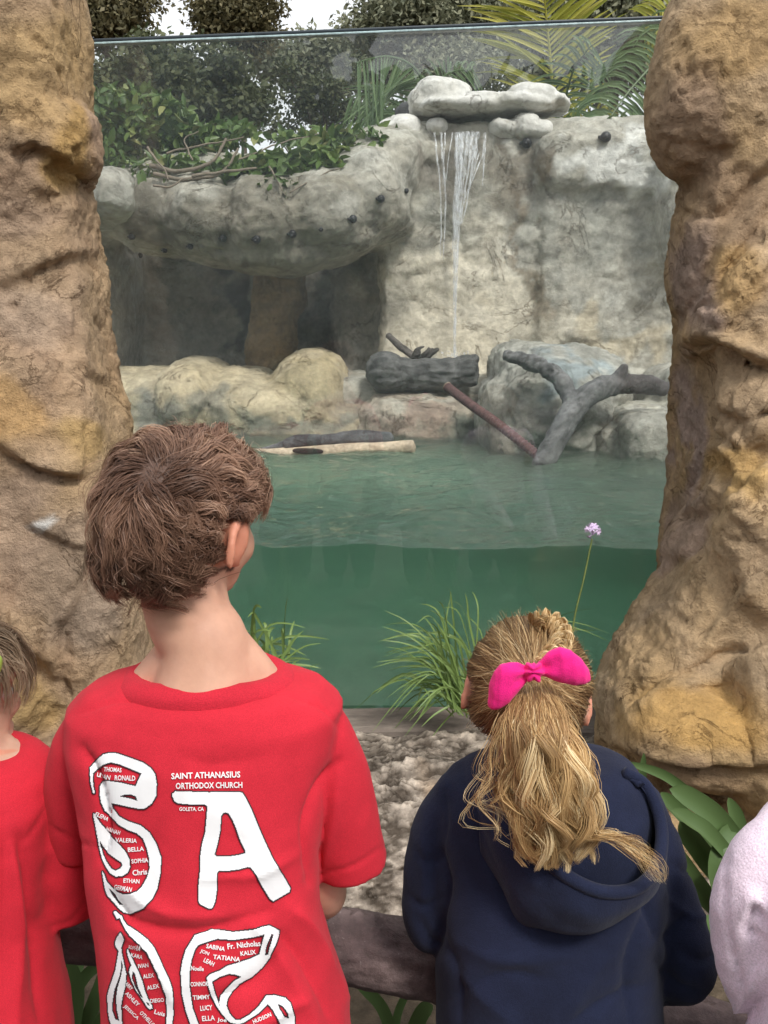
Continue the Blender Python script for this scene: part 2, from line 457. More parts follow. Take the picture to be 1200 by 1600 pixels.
LEDGE = ((0.56, 0.465, 0.30), (0.44, 0.385, 0.275), (0.60, 0.52, 0.37))
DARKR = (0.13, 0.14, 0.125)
rock('rock_ledge', [E(200, 640, 6.5, 70, 62, .55, 3), E(262, 632, 6.45, 62, 58, .55, 2.6), E(312, 630, 6.4, 58, 72, .60, 2.5), E(385, 640, 6.4, 66, 66, .6, 2.6),
     E(490, 618, 6.4, 62, 72, .60, 2.4, -12), E(440, 650, 6.35, 80, 60, .6, 3), E(545, 660, 6.3, 70, 40, .45, 3), E(360, 720, 6.35, 260, 70, .60, 5), E(360, 760, 6.4, 260, 90, .6, 6)],
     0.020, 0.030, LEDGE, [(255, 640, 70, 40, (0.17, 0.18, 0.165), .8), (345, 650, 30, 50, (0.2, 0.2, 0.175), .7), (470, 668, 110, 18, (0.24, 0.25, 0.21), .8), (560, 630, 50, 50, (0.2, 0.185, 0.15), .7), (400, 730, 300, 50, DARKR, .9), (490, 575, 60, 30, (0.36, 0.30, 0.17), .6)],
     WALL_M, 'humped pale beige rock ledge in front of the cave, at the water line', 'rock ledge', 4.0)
rock('rock_ledge', [E(655, 670, 6.2, 100, 58, .50, 4), E(650, 740, 6.2, 110, 70, .5, 5), E(620, 640, 6.35, 70, 40, .45, 3), E(700, 625, 6.4, 70, 30, .4, 3)],
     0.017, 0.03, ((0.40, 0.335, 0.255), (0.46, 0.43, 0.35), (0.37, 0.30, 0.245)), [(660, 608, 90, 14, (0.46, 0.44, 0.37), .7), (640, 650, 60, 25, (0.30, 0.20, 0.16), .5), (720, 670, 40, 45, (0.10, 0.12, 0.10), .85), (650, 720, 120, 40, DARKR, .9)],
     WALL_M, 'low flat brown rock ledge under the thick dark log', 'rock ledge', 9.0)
rock('boulder', [E(850, 660, 5.6, 92, 118, .55, 3, 10), E(905, 600, 5.75, 70, 60, .5, 3, 14), E(820, 575, 5.9, 55, 45, .45, 2.6), E(860, 740, 5.6, 110, 90, .55, 5), E(790, 680, 5.6, 40, 90, .4, 4)],
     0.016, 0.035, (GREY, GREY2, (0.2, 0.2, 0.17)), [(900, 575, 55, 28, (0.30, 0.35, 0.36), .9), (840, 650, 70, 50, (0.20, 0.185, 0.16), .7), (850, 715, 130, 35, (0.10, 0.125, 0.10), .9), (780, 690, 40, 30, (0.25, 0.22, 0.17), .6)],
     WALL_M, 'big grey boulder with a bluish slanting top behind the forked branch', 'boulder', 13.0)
rock('rock_ledge', [E(1030, 706, 5.25, 88, 74, .50, 5), E(1040, 770, 5.25, 100, 80, .5, 6), E(960, 720, 5.35, 50, 70, .4, 4), E(1090, 660, 5.6, 80, 90, .5, 4)],
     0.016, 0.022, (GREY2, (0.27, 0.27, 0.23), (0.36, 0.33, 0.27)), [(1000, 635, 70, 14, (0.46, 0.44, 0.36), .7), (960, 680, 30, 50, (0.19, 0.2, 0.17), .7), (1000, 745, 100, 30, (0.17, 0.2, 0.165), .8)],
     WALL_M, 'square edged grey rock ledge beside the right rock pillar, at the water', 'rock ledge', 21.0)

# capstone over the waterfall and the stones that carry it
PALE = ((0.68, 0.67, 0.63), (0.58, 0.56, 0.50), (0.76, 0.75, 0.72))
PALE_M = rock_mat('pale_limestone', 0.85, 26, 0.2, 0.6, 0.02, 0.3, (0.7, 0.69, 0.66))
rock('capstone', [E(690, 158, 6.75, 46, 26, .36, 2.8, 8), E(655, 168, 6.75, 18, 17, .3, 3), E(760, 170, 6.72, 105, 12, .38, 3.4, 2), E(828, 162, 6.75, 40, 22, .34, 2.6, 4), E(862, 164, 6.75, 28, 11, .28, 2.2, 16), E(720, 172, 6.6, 70, 11, .3, 3)],
     0.012, 0.018, PALE, [(850, 176, 40, 8, (0.35, 0.31, 0.25), .7), (690, 184, 60, 6, (0.33, 0.31, 0.27), .7)], PALE_M, 'long white slab of rock bridging the top of the waterfall', 'capstone', 3.0, 12)
rock('boulder', [E(632, 210, 6.66, 30, 26, .26, 2.6), E(612, 215, 6.7, 26, 24, .3, 2.4)], 0.014, 0.018, PALE, [(620, 215, 30, 14, (0.36, 0.34, 0.28), .6)], PALE_M, 'pale rounded boulder under the left end of the white capstone', 'boulder', 5.0)
rock('boulder', [E(681, 203, 6.60, 20, 16, .2, 2.3)], 0.012, 0.012, PALE, [], PALE_M, 'small round pale stone at the left lip of the waterfall', 'boulder', 6.0)
rock('boulder', [E(817, 204, 6.62, 27, 24, .25, 2.4), E(785, 206, 6.60, 24, 16, .22, 2.4), E(838, 210, 6.62, 26, 18, .25, 2.4)], 0.013, 0.018, PALE, [(840, 210, 22, 14, (0.40, 0.33, 0.23), .6)], PALE_M, 'pale peaked boulder under the right end of the white capstone', 'boulder', 7.0)
rock('boulder', [E(735, 192, 7.15, 120, 30, .2, 5)], 0.03, 0.03, ((0.07, 0.07, 0.075), (0.09, 0.09, 0.095), (0.06, 0.06, 0.06)), [], WALL_M, 'backing rock in the gap behind the waterfall lip, shade painted dark', 'boulder', 8.0)  # near-black colour carries the shade of the void under the capstone
rock('boulder', [E(186, 308, 6.05, 40, 44, .32, 2.4), E(160, 320, 6.1, 30, 40, .3, 2.6)], 0.016, 0.02, (GREY, GREY2, (0.24, 0.22, 0.18)), [], WALL_M, 'grey rounded boulder under the ivy beside the left rock pillar', 'boulder', 12.0)

# ------------------------------------------------------------------ pool: basin, water, window
BASIN_M = plain('algae_concrete', (0.78, 0.82, 0.70), 0.9, 0.2, 3.0, bs=0.2, bd=0.01)
bx0, bx1, by0, by1, ZW = -2.3, 2.4, 2.90, 7.6, 0.706
bv, bf = [], []
for (a, b, c, d) in (((bx0, by0, .0), (bx1, by0, .0), (bx1, by1, .0), (bx0, by1, .0)),
                     ((bx0, by0, 0), (bx0, by1, 0), (bx0, by1, .9), (bx0, by0, .9)), ((bx1, by0, 0), (bx1, by1, 0), (bx1, by1, .9), (bx1, by0, .9))):
    k = len(bv); bv += [a, b, c, d]; bf.append((k, k + 1, k + 2, k + 3))
put('pool_basin', mesh('pool_basin', np.array(bv), bf), BASIN_M, kind='structure')

m, nt, b = mat('pool_water_surface'); out = nt.nodes['Material Output']; nt.nodes.remove(b)
gl = N(nt, 'ShaderNodeBsdfGlass'); gl.inputs['IOR'].default_value = 1.33; gl.inputs['Roughness'].default_value = 0.02
nv_ = noise(nt, coords(nt, (1, 2.2, 1)), 9, 3, 0.5, 0.6); bn = N(nt, 'ShaderNodeBump'); bn.inputs['Strength'].default_value = 0.65; bn.inputs['Distance'].default_value = 0.05
nt.links.new(nv_, bn.inputs['Height']); nt.links.new(bn.outputs[0], gl.inputs['Normal']); nt.links.new(gl.outputs[0], out.inputs['Surface'])
def murk(nt, out):
    va = N(nt, 'ShaderNodeVolumeAbsorption'); va.inputs['Color'].default_value = (0.15, 0.80, 0.45, 1); va.inputs['Density'].default_value = 0.66
    vs = N(nt, 'ShaderNodeVolumeScatter'); vs.inputs['Color'].default_value = (0.80, 0.985, 0.80, 1); vs.inputs['Density'].default_value = 0.66; vs.inputs['Anisotropy'].default_value = -0.45
    ad = N(nt, 'ShaderNodeAddShader'); nt.links.new(va.outputs[0], ad.inputs[0]); nt.links.new(vs.outputs[0], ad.inputs[1]); nt.links.new(ad.outputs[0], out.inputs['Volume'])
murk(nt, out); WATER_TOP = m
m, nt, b = mat('pool_water_side'); out = nt.nodes['Material Output']; nt.nodes.remove(b)
tr = N(nt, 'ShaderNodeBsdfTransparent'); nt.links.new(tr.outputs[0], out.inputs['Surface']); murk(nt, out); WATER_SIDE = m
nx, ny = 200, 190
gx = np.linspace(bx0 + .01, bx1 - .01, nx); gy = 2.924 + (by1 - .01 - 2.924) * np.linspace(0, 1, ny)**1.5
X, Y = np.meshgrid(gx, gy, indexing='ij'); q = np.column_stack([X.ravel() * 1.0, Y.ravel() * 2.4, 0 * X.ravel()])
H = 0.034 * fbm(q * np.array([2.0, 1.2, 1]), 2) + 0.009 * fbm(q * 4.5 + 3, 3) + 0.003 * ridged(q * 9 + 5, 2)
top = np.column_stack([X.ravel(), Y.ravel(), ZW + H])
ring = [i * ny for i in range(nx)] + [(nx - 1) * ny + j for j in range(1, ny)] + [i * ny + ny - 1 for i in range(nx - 2, -1, -1)] + [j for j in range(ny - 2, 0, -1)]
low = top[ring].copy(); low[:, 2] = 0.008; n0 = len(top); k = len(ring)
faces = [tuple(q) for q in grid_faces(nx, ny).tolist()] + [(ring[i], n0 + i, n0 + (i + 1) % k, ring[(i + 1) % k]) for i in range(k)] + [tuple(n0 + i for i in range(k - 1, -1, -1))]
wm = mesh('water', np.vstack([top, low]), faces)
bm = bmesh.new(); bm.from_mesh(wm); bmesh.ops.recalc_face_normals(bm, faces=bm.faces); bm.to_mesh(wm); bm.free()
nf = len(wm.polygons); mi = np.ones(nf, np.int32); mi[:(nx - 1) * (ny - 1)] = 0; sm = np.zeros(nf, bool); sm[:(nx - 1) * (ny - 1)] = True
o = put('pool_water', wm, [WATER_TOP, WATER_SIDE], kind='structure'); o.data.polygons.foreach_set('material_index', mi); o.data.polygons.foreach_set('use_smooth', sm)

m, nt, b = mat('window_glass'); out = nt.nodes['Material Output']; nt.nodes.remove(b)
tr = N(nt, 'ShaderNodeBsdfTransparent'); tr.inputs[0].default_value = (0.975, 0.988, 0.982, 1); go = N(nt, 'ShaderNodeBsdfGlossy'); go.inputs['Roughness'].default_value = 0.01
fr = N(nt, 'ShaderNodeFresnel'); fr.inputs[0].default_value = 1.62; mx = N(nt, 'ShaderNodeMixShader'); nt.links.new(fr.outputs[0], mx.inputs[0]); nt.links.new(tr.outputs[0], mx.inputs[1]); nt.links.new(go.outputs[0], mx.inputs[2])
df = N(nt, 'ShaderNodeBsdfTranslucent'); df.inputs[0].default_value = (0.78, 0.86, 0.92, 1); m2 = N(nt, 'ShaderNodeMixShader')   # dust film, tinted bluish to add the haze of reflected sky
dn = noise(nt, coords(nt, (1, 1, 1.6)), 2.2, 6, 0.65); dr = ramp(nt, dn, [(0.3, (0.03,) * 3), (0.75, (0.095,) * 3)]); nt.links.new(dr, m2.inputs[0])
nt.links.new(mx.outputs[0], m2.inputs[1]); nt.links.new(df.outputs[0], m2.inputs[2]); nt.links.new(m2.outputs[0], out.inputs[0]); GLASS = m
tl, trr = P(90, 69, 2.90), P(1120, 28, 2.90); zb = 0.16
vv = []
for yy in (2.895, 2.920):
    vv += [(tl[0] - .25, yy, zb), (trr[0] + .25, yy, zb), (trr[0] + .25, yy, trr[2] + .01), (tl[0] - .25, yy, tl[2] - .01)]
ff = [(0, 1, 2, 3), (7, 6, 5, 4), (0, 4, 5, 1), (1, 5, 6, 2), (3, 2, 6, 7), (0, 3, 7, 4)]
win = thing('viewing_window', (0, 2.907, zb), 'large clear glass viewing pane between the two rock pillars', 'window')
put('pane', mesh('pane', np.array(vv), ff), GLASS, win)
EDGE = plain('dark_edge_trim', (0.05, 0.065, 0.08), 0.35, 0.2, 20, bs=0)
a = np.array([tl[0] - .25, 2.9075, tl[2] - .004]); b_ = np.array([trr[0] + .25, 2.9075, trr[2] + .016])
put('top_edge', mesh('e', *loft([(a, (0, .015, 0), (0, 0, .0042), 6), (b_, (0, .015, 0), (0, 0, .0042), 6)], 12)), EDGE, win)
bz = np.array([0, -.0025, -.0085]); put('edge_bevel', mesh('e', *loft([(a + bz, (0, .013, 0), (0, 0, .0032), 6), (b_ + bz, (0, .013, 0), (0, 0, .0032), 6)], 12)), plain('polished_glass_edge', (.42, .56, .58), .15, .35, 60, bs=.3), win)
SILL = plain('sill_concrete', (0.24, 0.20, 0.17), 0.9, 0.3, 18, (1, 3, 3), 0.6, 0.008)
sv, sf = loft([((x, 2.80, .125), (0, .09, 0), (0, 0, .05 + .004 * math.sin(x * 9)), 6) for x in np.linspace(-1.4, 1.4, 60)], 16)
put('window_sill', mesh('sill', sv, sf), SILL, label='flat brown concrete sill running under the glass viewing pane', cat='sill')

# ------------------------------------------------------------------ rock pillars that frame the window
ROCKP = ROCKP_
OC, TAN, PUR = (0.44, 0.285, 0.135), (0.46, 0.335, 0.225), (0.36, 0.265, 0.22)
def chip(sc, dep):
    """Fine broken relief: thin overlapping flakes."""
    def fn(v, n):
        k = 0.45 + 0.55 * sstep(-.2, .3, fbm(v * 1.7 + 61, 2))
        return dep * k * (facet(v * np.array([1, 1, 1.25]) + 3, sc * 4.2, .6) + 0.6 * ridged(v * sc * 9, 2) * .35)
    return fn
def lcracks(cl, seedv=0):
    """Carved crack lines given as polylines of photograph points on this rock."""
    def fn(v, n):
        px, py = proj(v); w = 9 * fbm(v * 9, 3); o = np.zeros(len(v))
        for pts, wd, dp in cl:
            d = np.full(len(v), 1e9); pts = catmull(pts, 30)
            for i in range(len(pts) - 1):
                a, b = pts[i], pts[i + 1]; ab = b - a; t = np.clip(((px + w - a[0]) * ab[0] + (py + w - a[1]) * ab[1]) / (ab @ ab + 1e-9), 0, 1)
                d = np.minimum(d, np.hypot(px + w - a[0] - t * ab[0], py + w - a[1] - t * ab[1]))
            o -= dp * np.exp(-(d / wd)**2)
        return o * (n[:, 1] < 0.2)
    return fn
def steps(lst):
    """Overlapping plates: the side to the right of each polyline's travel stands proud by H at the line and falls back over LEN pixels."""
    def fn(v, n):
        px, py = proj(v); w1, w2 = 7 * fbm(v * 7, 3), 7 * fbm(v * 7 + 30, 3); X, Y = px + w1, py + w2; o = np.zeros(len(v))
        for pts, h, ln, sh in lst:
            pp = catmull(pts, 24); best = np.full(len(v), 1e9); sg = np.zeros(len(v)); tt = np.zeros(len(v))
            for i in range(len(pp) - 1):
                A, B = pp[i], pp[i + 1]; ab = B - A; t = np.clip(((X - A[0]) * ab[0] + (Y - A[1]) * ab[1]) / (ab @ ab + 1e-9), 0, 1)
                dx, dy = X - A[0] - t * ab[0], Y - A[1] - t * ab[1]; d = np.hypot(dx, dy); near = d < best; best = np.where(near, d, best)
                sg = np.where(near, np.sign(ab[0] * dy - ab[1] * dx), sg); tt = np.where(near, (i + t) / (len(pp) - 1), tt)
            s_ = best * sg; o += h * sstep(-sh, sh, s_) * np.exp(-np.maximum(s_, 0) / ln) * sstep(0, .12, tt) * sstep(1, .88, tt) - .35 * h * np.exp(-((s_ + 2.2 * sh) / (2.2 * sh))**2) * sstep(0, .12, tt) * sstep(1, .88, tt)
        return o * np.clip(.55 - n[:, 1], 0, 1)
    return fn
cL = chip(6.0, 0.008); kL = lcracks([([(100, 215), (130, 270), (155, 300)], 7, .03), ([(110, 400), (60, 430), (10, 480)], 6, .025), ([(0, 690), (60, 740), (130, 745)], 6, .03), ([(105, 1030), (85, 960), (130, 900), (150, 760)], 7, .03), ([(20, 1010), (85, 1040), (105, 1120)], 8, .04), ([(115, 470), (110, 560), (60, 640)], 5, .02)])
tL = steps([([(150, 290), (110, 262), (60, 232), (20, 240)], .035, 90, 5), ([(150, 308), (100, 300), (70, 270)], -.05, 40, 6), ([(185, 600), (120, 560), (100, 480), (120, 410)], .03, 70, 6), ([(130, 745), (60, 735), (-10, 690)], .04, 80, 6), ([(100, 1140), (105, 1080), (70, 1035), (-10, 1010)], .05, 80, 7), ([(112, 1120), (92, 1000), (130, 900), (150, 760)], -.045, 90, 6), ([(-10, 450), (60, 420), (150, 390)], -.025, 70, 6), ([(200, 830), (120, 850), (30, 820)], .02, 70, 6)])
rock('rock_pillar', [E(-10, 560, 2.62, 142, 640, .24, 7), E(14, 150, 2.54, 108, 240, .22, 4, 3), E(88, 238, 2.51, 58, 76, .17, 2.8, 6), E(46, 420, 2.56, 104, 170, .21, 4, -3), E(72, 600, 2.55, 100, 190, .22, 4.5, -8),
     E(92, 850, 2.50, 118, 320, .24, 5, -4), E(130, 1060, 2.5, 78, 220, .23, 4, -2), E(24, 1085, 2.38, 76, 80, .18, 3.4, 6), E(-70, 1000, 2.4, 120, 330, .3, 3), E(30, 1250, 2.45, 150, 120, .3, 4)],
     0.0104, 0.014, ((0.33, 0.215, 0.11), (0.30, 0.20, 0.135), (0.36, 0.26, 0.16)), [(60, 120, 120, 110, (0.34, 0.22, 0.085), .6), (110, 240, 50, 60, (0.33, 0.20, 0.06), .8), (40, 330, 60, 40, (0.3, 0.21, 0.15), .6), (20, 650, 60, 60, (0.36, 0.21, 0.07), .6), (130, 690, 70, 50, (0.34, 0.22, 0.085), .8), (50, 480, 90, 60, (0.34, 0.25, 0.18), .7),
      (140, 900, 90, 130, (0.24, 0.175, 0.125), .75), (30, 820, 60, 120, (0.28, 0.2, 0.15), .6), (40, 1090, 70, 60, (0.32, 0.205, 0.075), .75), (75, 828, 30, 12, (0.62, 0.58, 0.55), .8), (160, 960, 50, 60, (0.20, 0.15, 0.11), .6)],
     ROCKP, 'brown rock pillar on the left side of the glass, behind the boy', 'rock pillar', 31.0, 5, extra=lambda v, n: .8 * cL(v, n) + .5 * kL(v, n) + .8 * tL(v, n))
cR = chip(6.5, 0.008); kR = lcracks([([(1070, 548), (1110, 535), (1160, 560), (1210, 575)], 8, .05), ([(1065, 540), (1100, 490), (1160, 470), (1210, 420)], 6, .025), ([(1050, 800), (1090, 800), (1120, 740), (1105, 690), (1140, 700)], 8, .045), ([(1000, 900), (1040, 880), (1110, 800)], 6, .03), ([(930, 1165), (980, 1180), (1060, 1205), (1130, 1200)], 8, .05), ([(1100, 640), (1150, 650), (1200, 645)], 6, .02), ([(1000, 1090), (1040, 1060), (1120, 1040), (1200, 1000)], 7, .035), ([(1100, 560), (1095, 640), (1100, 720), (1060, 780)], 7, .04), ([(1060, 330), (1120, 340), (1200, 270)], 7, .03), ([(1130, 520), (1165, 495), (1210, 440)], 5, .02)])
tR = steps([([(1215, 255), (1150, 350), (1100, 440), (1062, 532), (1100, 540), (1215, 572)], -.04, 140, 6), ([(1066, 545), (1120, 545), (1215, 582)], -.05, 60, 6), ([(1215, 400), (1160, 470), (1125, 520)], .03, 60, 5), ([(1095, 555), (1098, 640), (1103, 720), (1062, 790)], -.055, 120, 5), ([(1215, 640), (1150, 655), (1100, 642)], .025, 60, 5), ([(1200, 770), (1140, 740), (1105, 690)], .03, 80, 6),
            ([(1215, 700), (1130, 790), (1080, 880), (1010, 960)], -.05, 130, 6), ([(1215, 860), (1150, 930), (1090, 1010)], -.03, 90, 6), ([(1215, 985), (1110, 1045), (1040, 1060), (985, 1110)], -.05, 150, 7), ([(1215, 1190), (1120, 1200), (1030, 1195), (940, 1165)], .05, 120, 7), ([(1060, 300), (1110, 345), (1160, 335), (1215, 270)], .025, 80, 7)])
rock('rock_pillar', [E(1202, 560, 2.66, 134, 660, .20, 8), E(1172, 112, 2.58, 154, 190, .17, 2.5, 8), E(1196, 320, 2.60, 128, 210, .17, 4.5, 6), E(1115, 610, 2.68, 54, 240, .14, 5, 1), E(1196, 640, 2.52, 110, 180, .22, 5), E(1190, 480, 2.52, 90, 130, .20, 3.6, 30),
     E(1130, 850, 2.46, 72, 90, .22, 3.2, 30), E(1100, 985, 2.40, 92, 190, .24, 3.6, 29), E(1185, 960, 2.38, 110, 240, .25, 5), E(1035, 1085, 2.36, 92, 95, .23, 3, 18), E(1105, 1130, 2.25, 142, 78, .24, 3, 4), E(1205, 1110, 2.22, 90, 150, .26, 3.4), E(1130, 1290, 2.35, 195, 110, .3, 4), E(995, 1170, 2.38, 58, 56, .2, 3)],
     0.0104, 0.012, ((0.35, 0.225, 0.10), (0.36, 0.26, 0.17), (0.38, 0.265, 0.15)), [(1160, 60, 120, 80, (0.37, 0.235, 0.10), .7), (1090, 200, 70, 130, (0.27, 0.18, 0.12), .75), (1150, 330, 90, 70, (0.25, 0.165, 0.10), .7), (1090, 440, 40, 90, (0.27, 0.195, 0.165), .8), (1080, 680, 32, 140, (0.28, 0.205, 0.175), .9), (1160, 430, 70, 60, (0.40, 0.25, 0.10), .7),
      (1160, 620, 60, 70, (0.38, 0.27, 0.17), .7), (1060, 840, 40, 50, (0.30, 0.21, 0.17), .7), (1160, 720, 60, 40, (0.39, 0.24, 0.08), .7), (1150, 850, 60, 90, (0.38, 0.27, 0.17), .5), (1090, 1120, 110, 70, (0.37, 0.21, 0.055), .75), (1000, 1040, 70, 80, (0.33, 0.215, 0.10), .6), (1050, 1230, 120, 40, (0.23, 0.15, 0.09), .7)],
     ROCKP, 'golden brown rock pillar on the right side of the glass, with a jutting diagonal rib', 'rock pillar', 47.0, 5, extra=lambda v, n: .8 * cR(v, n) + .45 * kR(v, n) + .68 * tR(v, n))

# the moulded rock carries on past the pillars on both sides
for x0, side in ((-2.35, 'left'), (2.35, 'right')):
    rock('rock_wall', [sq((x0, 2.85, 1.25), (1.15, .34, 1.45), 5), sq((x0 * 1.1, 2.7, .5), (.8, .35, .7), 3), sq((x0 * .95, 2.75, 2.3), (.6, .3, .5), 3)], .035, .03, ((0.33, 0.215, 0.11), (0.30, 0.20, 0.135), (0.36, 0.26, 0.16)), [], ROCKP, 'brown moulded rock wall running on beyond the %s rock pillar' % side, 'rock wall', 60.0 + x0)
# ------------------------------------------------------------------ crusty low wall under the window, and the log rail
prof = catmull([(1.98, -.03), (2.03, .06), (2.09, .13), (2.18, .185), (2.34, .195), (2.55, .175), (2.70, .155), (2.74, .05), (2.74, -.03)], 170)
xs = np.linspace(-1.6, 1.6, 440)
V = np.stack([np.broadcast_to(xs[:, None], (440, 170)), np.broadcast_to(prof[None, :, 0], (440, 170)), np.broadcast_to(prof[None, :, 1], (440, 170))], -1).reshape(-1, 3)
crust = smooth(mesh('crust', V, grid_faces(440, 170)))
def crust_h(v):
    w = v * np.array([.5, .95, 1.15])
    return facet(w, 24, .7), facet(w + 7, 50, .7)
def crust_d(v, n):
    h, h2 = crust_h(v)
    return 0.025 * fbm(v * 4, 3) + 0.010 * h + 0.0065 * h2 - 0.008 * sstep(.15, .5, fbm(v * np.array([14, 24, 24.]), 2)) + 0.004 * ridged(v * 60, 2)
nn = get_n(crust)
if nn[170 * 220 + 85, 2] < 0: crust.flip_normals()
h, h2 = crust_h(V); h3 = fbm(V * np.array([20, 34, 34.]), 3); displace(crust, crust_d)
cc = np.clip(0.36 + 0.5 * h2 + 0.35 * h + 0.5 * h3, 0, 1)[:, None]**1.3
cc = np.array((0.085, 0.067, 0.052)) * (1 - cc) + np.array((0.56, 0.48, 0.40)) * cc
k = sstep(0.2, 0.55, fbm(V * 3 + 40, 3))[:, None] * .6; cc = cc * (1 - k) + cc * np.array((0.9, 0.66, 0.40)) * k; vcol(crust, cc)
CRUST_M = rock_mat('crusted_stone', 0.95, 90, 0.35, 0.7, 0.008, 0.2, (0.62, 0.57, 0.5))
put('low_stone_wall', crust, CRUST_M, label='low crusty wall of flaking grey brown stone under the viewing window', cat='stone wall')

BARK = rock_mat('rail_bark', 0.72, 60, 0.4, 0.7, 0.006, 0.45, (0.42, 0.36, 0.36))
rp = catmull([P(-700, 1360, 1.34), P(-150, 1410, 1.30), P(130, 1440, 1.28), P(360, 1458, 1.26), P(600, 1488, 1.25), P(850, 1550, 1.25), P(1080, 1622, 1.25), P(1600, 1760, 1.3)], 260)
rv, rf = tube(rp, 0.056 + 0.006 * np.sin(np.linspace(0, 9, 260)), 72); rail = smooth(mesh('rail', rv, rf))
displace(rail, lambda v, n: 0.006 * fbm(v * np.array([5, 14, 14.]), 3) + 0.003 * ridged(v * np.array([16, 50, 50.]), 3) - 0.006 * sstep(.35, .6, fbm(v * np.array([14, 22, 22.]) + 7, 2)))
rvv = get_v(rail); k = np.clip(.5 + .8 * fbm(rvv * np.array([6, 14, 14.]), 4), 0, 1)[:, None]; rc = np.array((0.085, 0.055, 0.055)) * (1 - k) + np.array((0.20, 0.145, 0.14)) * k; vcol(rail, rc)
rail_t = thing('log_rail', (0, 1.26, 0), 'dark purplish brown log rail that the children lean on', 'rail')
put('log', rail, BARK, rail_t)
for x, z in ((-.95, rp[20][2]), (.72, rp[235][2])):
    pv, pf = tube(np.array([(x, 1.30, -.05), (x + .01, 1.30, z * .5), (x, 1.29, z)]), [.06, .055, .05], 20); pm = smooth(mesh('post', pv, pf)); vcol(pm, np.full((len(pv), 3), (0.10, 0.065, 0.06))); put('post', pm, BARK, rail_t)

# ================================================================== PLANTS
def rand_dirs(n, rng=RNG):
    d = rng.normal(size=(n, 3)); return d / np.linalg.norm(d, axis=1)[:, None]

def leaf_cloud(cen, length, width, axis=None, spread=1.0, rng=RNG, fold=0.25, upbias=0.5, simple=False):
    """Many small folded leaves: each is two quads bent along its midrib."""
    n = len(cen); a = rand_dirs(n, rng) * spread
    if axis is not None: a = a + np.asarray(axis)
    a /= np.linalg.norm(a, axis=1)[:, None]
    up = rand_dirs(n, rng) + np.array([0, -0.25, upbias]) * 1.6
    s = np.cross(a, up); s /= np.maximum(np.linalg.norm(s, axis=1), 1e-6)[:, None]; nn = np.cross(s, a)
    L = (length * (0.65 + 0.7 * rng.random(n)))[:, None]; W = (width * (0.7 + 0.6 * rng.random(n)))[:, None]
    b = cen; t = cen + a * L - nn * L * 0.12
    if simple:
        v = np.stack([b, cen + a * L * .45 + s * W * .5, t, cen + a * L * .45 - s * W * .5], 1).reshape(-1, 3); return v, np.arange(n)[:, None] * 4 + np.array([[0, 1, 2, 3]])
    l1 = cen + a * L * .28 + s * W * .45 + nn * W * fold; l2 = cen + a * L * .66 + s * W * .40 + nn * W * fold * .7
    r1 = cen + a * L * .28 - s * W * .45 + nn * W * fold; r2 = cen + a * L * .66 - s * W * .40 + nn * W * fold * .7
    v = np.stack([b, l1, l2, t, r2, r1], 1).reshape(-1, 3); o = np.arange(n)[:, None] * 6
    f = np.concatenate([o + np.array([[0, 3, 2, 1]]), o + np.array([[0, 5, 4, 3]])])
    return v, f

def crown_points(n, cen, rad, clumps, cl_r, rng=RNG, hollow=0.45):
    d = rand_dirs(clumps, rng); r = (hollow + (1 - hollow) * rng.random(clumps))[:, None]
    cc = np.array(cen) + d * r * np.array(rad); k = rng.integers(0, clumps, n)
    g = rand_dirs(n, rng) * (rng.random(n)**.45)[:, None] * cl_r * 1.75 * np.array([1, 1, .8]); return cc[k] + g, cc

TRUNK_M = plain('trunk_bark', (0.10, 0.075, 0.055), 0.9, 0.4, 14, (4, 4, 1), 0.6, 0.02)
def tree(px, py, Y, rx, ry, n, leaf, lw, clumps, clr, m, label, limbs=5, trunk_r=.07, lean=0.0, hollow=.45, name='tree', rng=None, spread=1.0):
    rng = rng or np.random.default_rng(int(px * 7 + py * 3 + Y))
    cen = P(px, py, Y); s = pxm(Y, py); rad = np.array([rx * s, max(rx, ry) * s * .55, ry * s])
    t = thing(name, (cen[0] + lean, Y, 0.0), label, 'tree')
    pts, cc = crown_points(n, cen, rad, clumps, clr, rng, hollow)
    v, f = leaf_cloud(pts, leaf, lw, rng=rng, spread=spread, simple=True); put('crown', mesh('crown', v, f), m, t)
    base = np.array([cen[0] + lean, Y, 0.0]); top = cen + np.array([0, 0, rad[2] * .55]); mid = (base + cen) / 2 + np.array([.1, 0, 0])
    tp = catmull([base, mid, cen, top], 24); sh = [tube(tp, np.linspace(trunk_r, trunk_r * .3, 24), 10)]
    for k in range(limbs):
        e = cc[k % len(cc)]; st = tp[10 + (k * 3) % 12]; sh.append(tube(catmull([st, (st + e) / 2 + np.array([0, 0, -.05]), e], 10), np.linspace(trunk_r * .4, trunk_r * .1, 10), 6))
    tv, tf = join(sh); put('trunk', smooth(mesh('trunk', tv, tf)), TRUNK_M, t); return t

L_DARK = leaf_mat('leaf_dark', [(0, (0.045, 0.058, 0.022)), (.6, (0.08, 0.092, 0.038)), (1, (0.13, 0.14, 0.062))], .55, .2)
L_OLIVE = leaf_mat('leaf_olive', [(0, (0.085, 0.078, 0.036)), (.6, (0.135, 0.12, 0.058)), (1, (0.21, 0.175, 0.09))], .6, .25)
L_GREY = leaf_mat('leaf_greygreen', [(0, (0.12, 0.135, 0.085)), (.6, (0.20, 0.21, 0.135)), (1, (0.29, 0.29, 0.19))], .6, .25)
L_IVY = leaf_mat('leaf_ivy', [(0, (0.045, 0.09, 0.02)), (.55, (0.095, 0.16, 0.04)), (.85, (0.18, 0.25, 0.075)), (1, (0.28, 0.28, 0.11))], .38, .2)
L_PALM = leaf_mat('leaf_palm', [(0, (0.20, 0.22, 0.03)), (.6, (0.34, 0.34, 0.05)), (1, (0.48, 0.45, 0.11))], .4, .35)
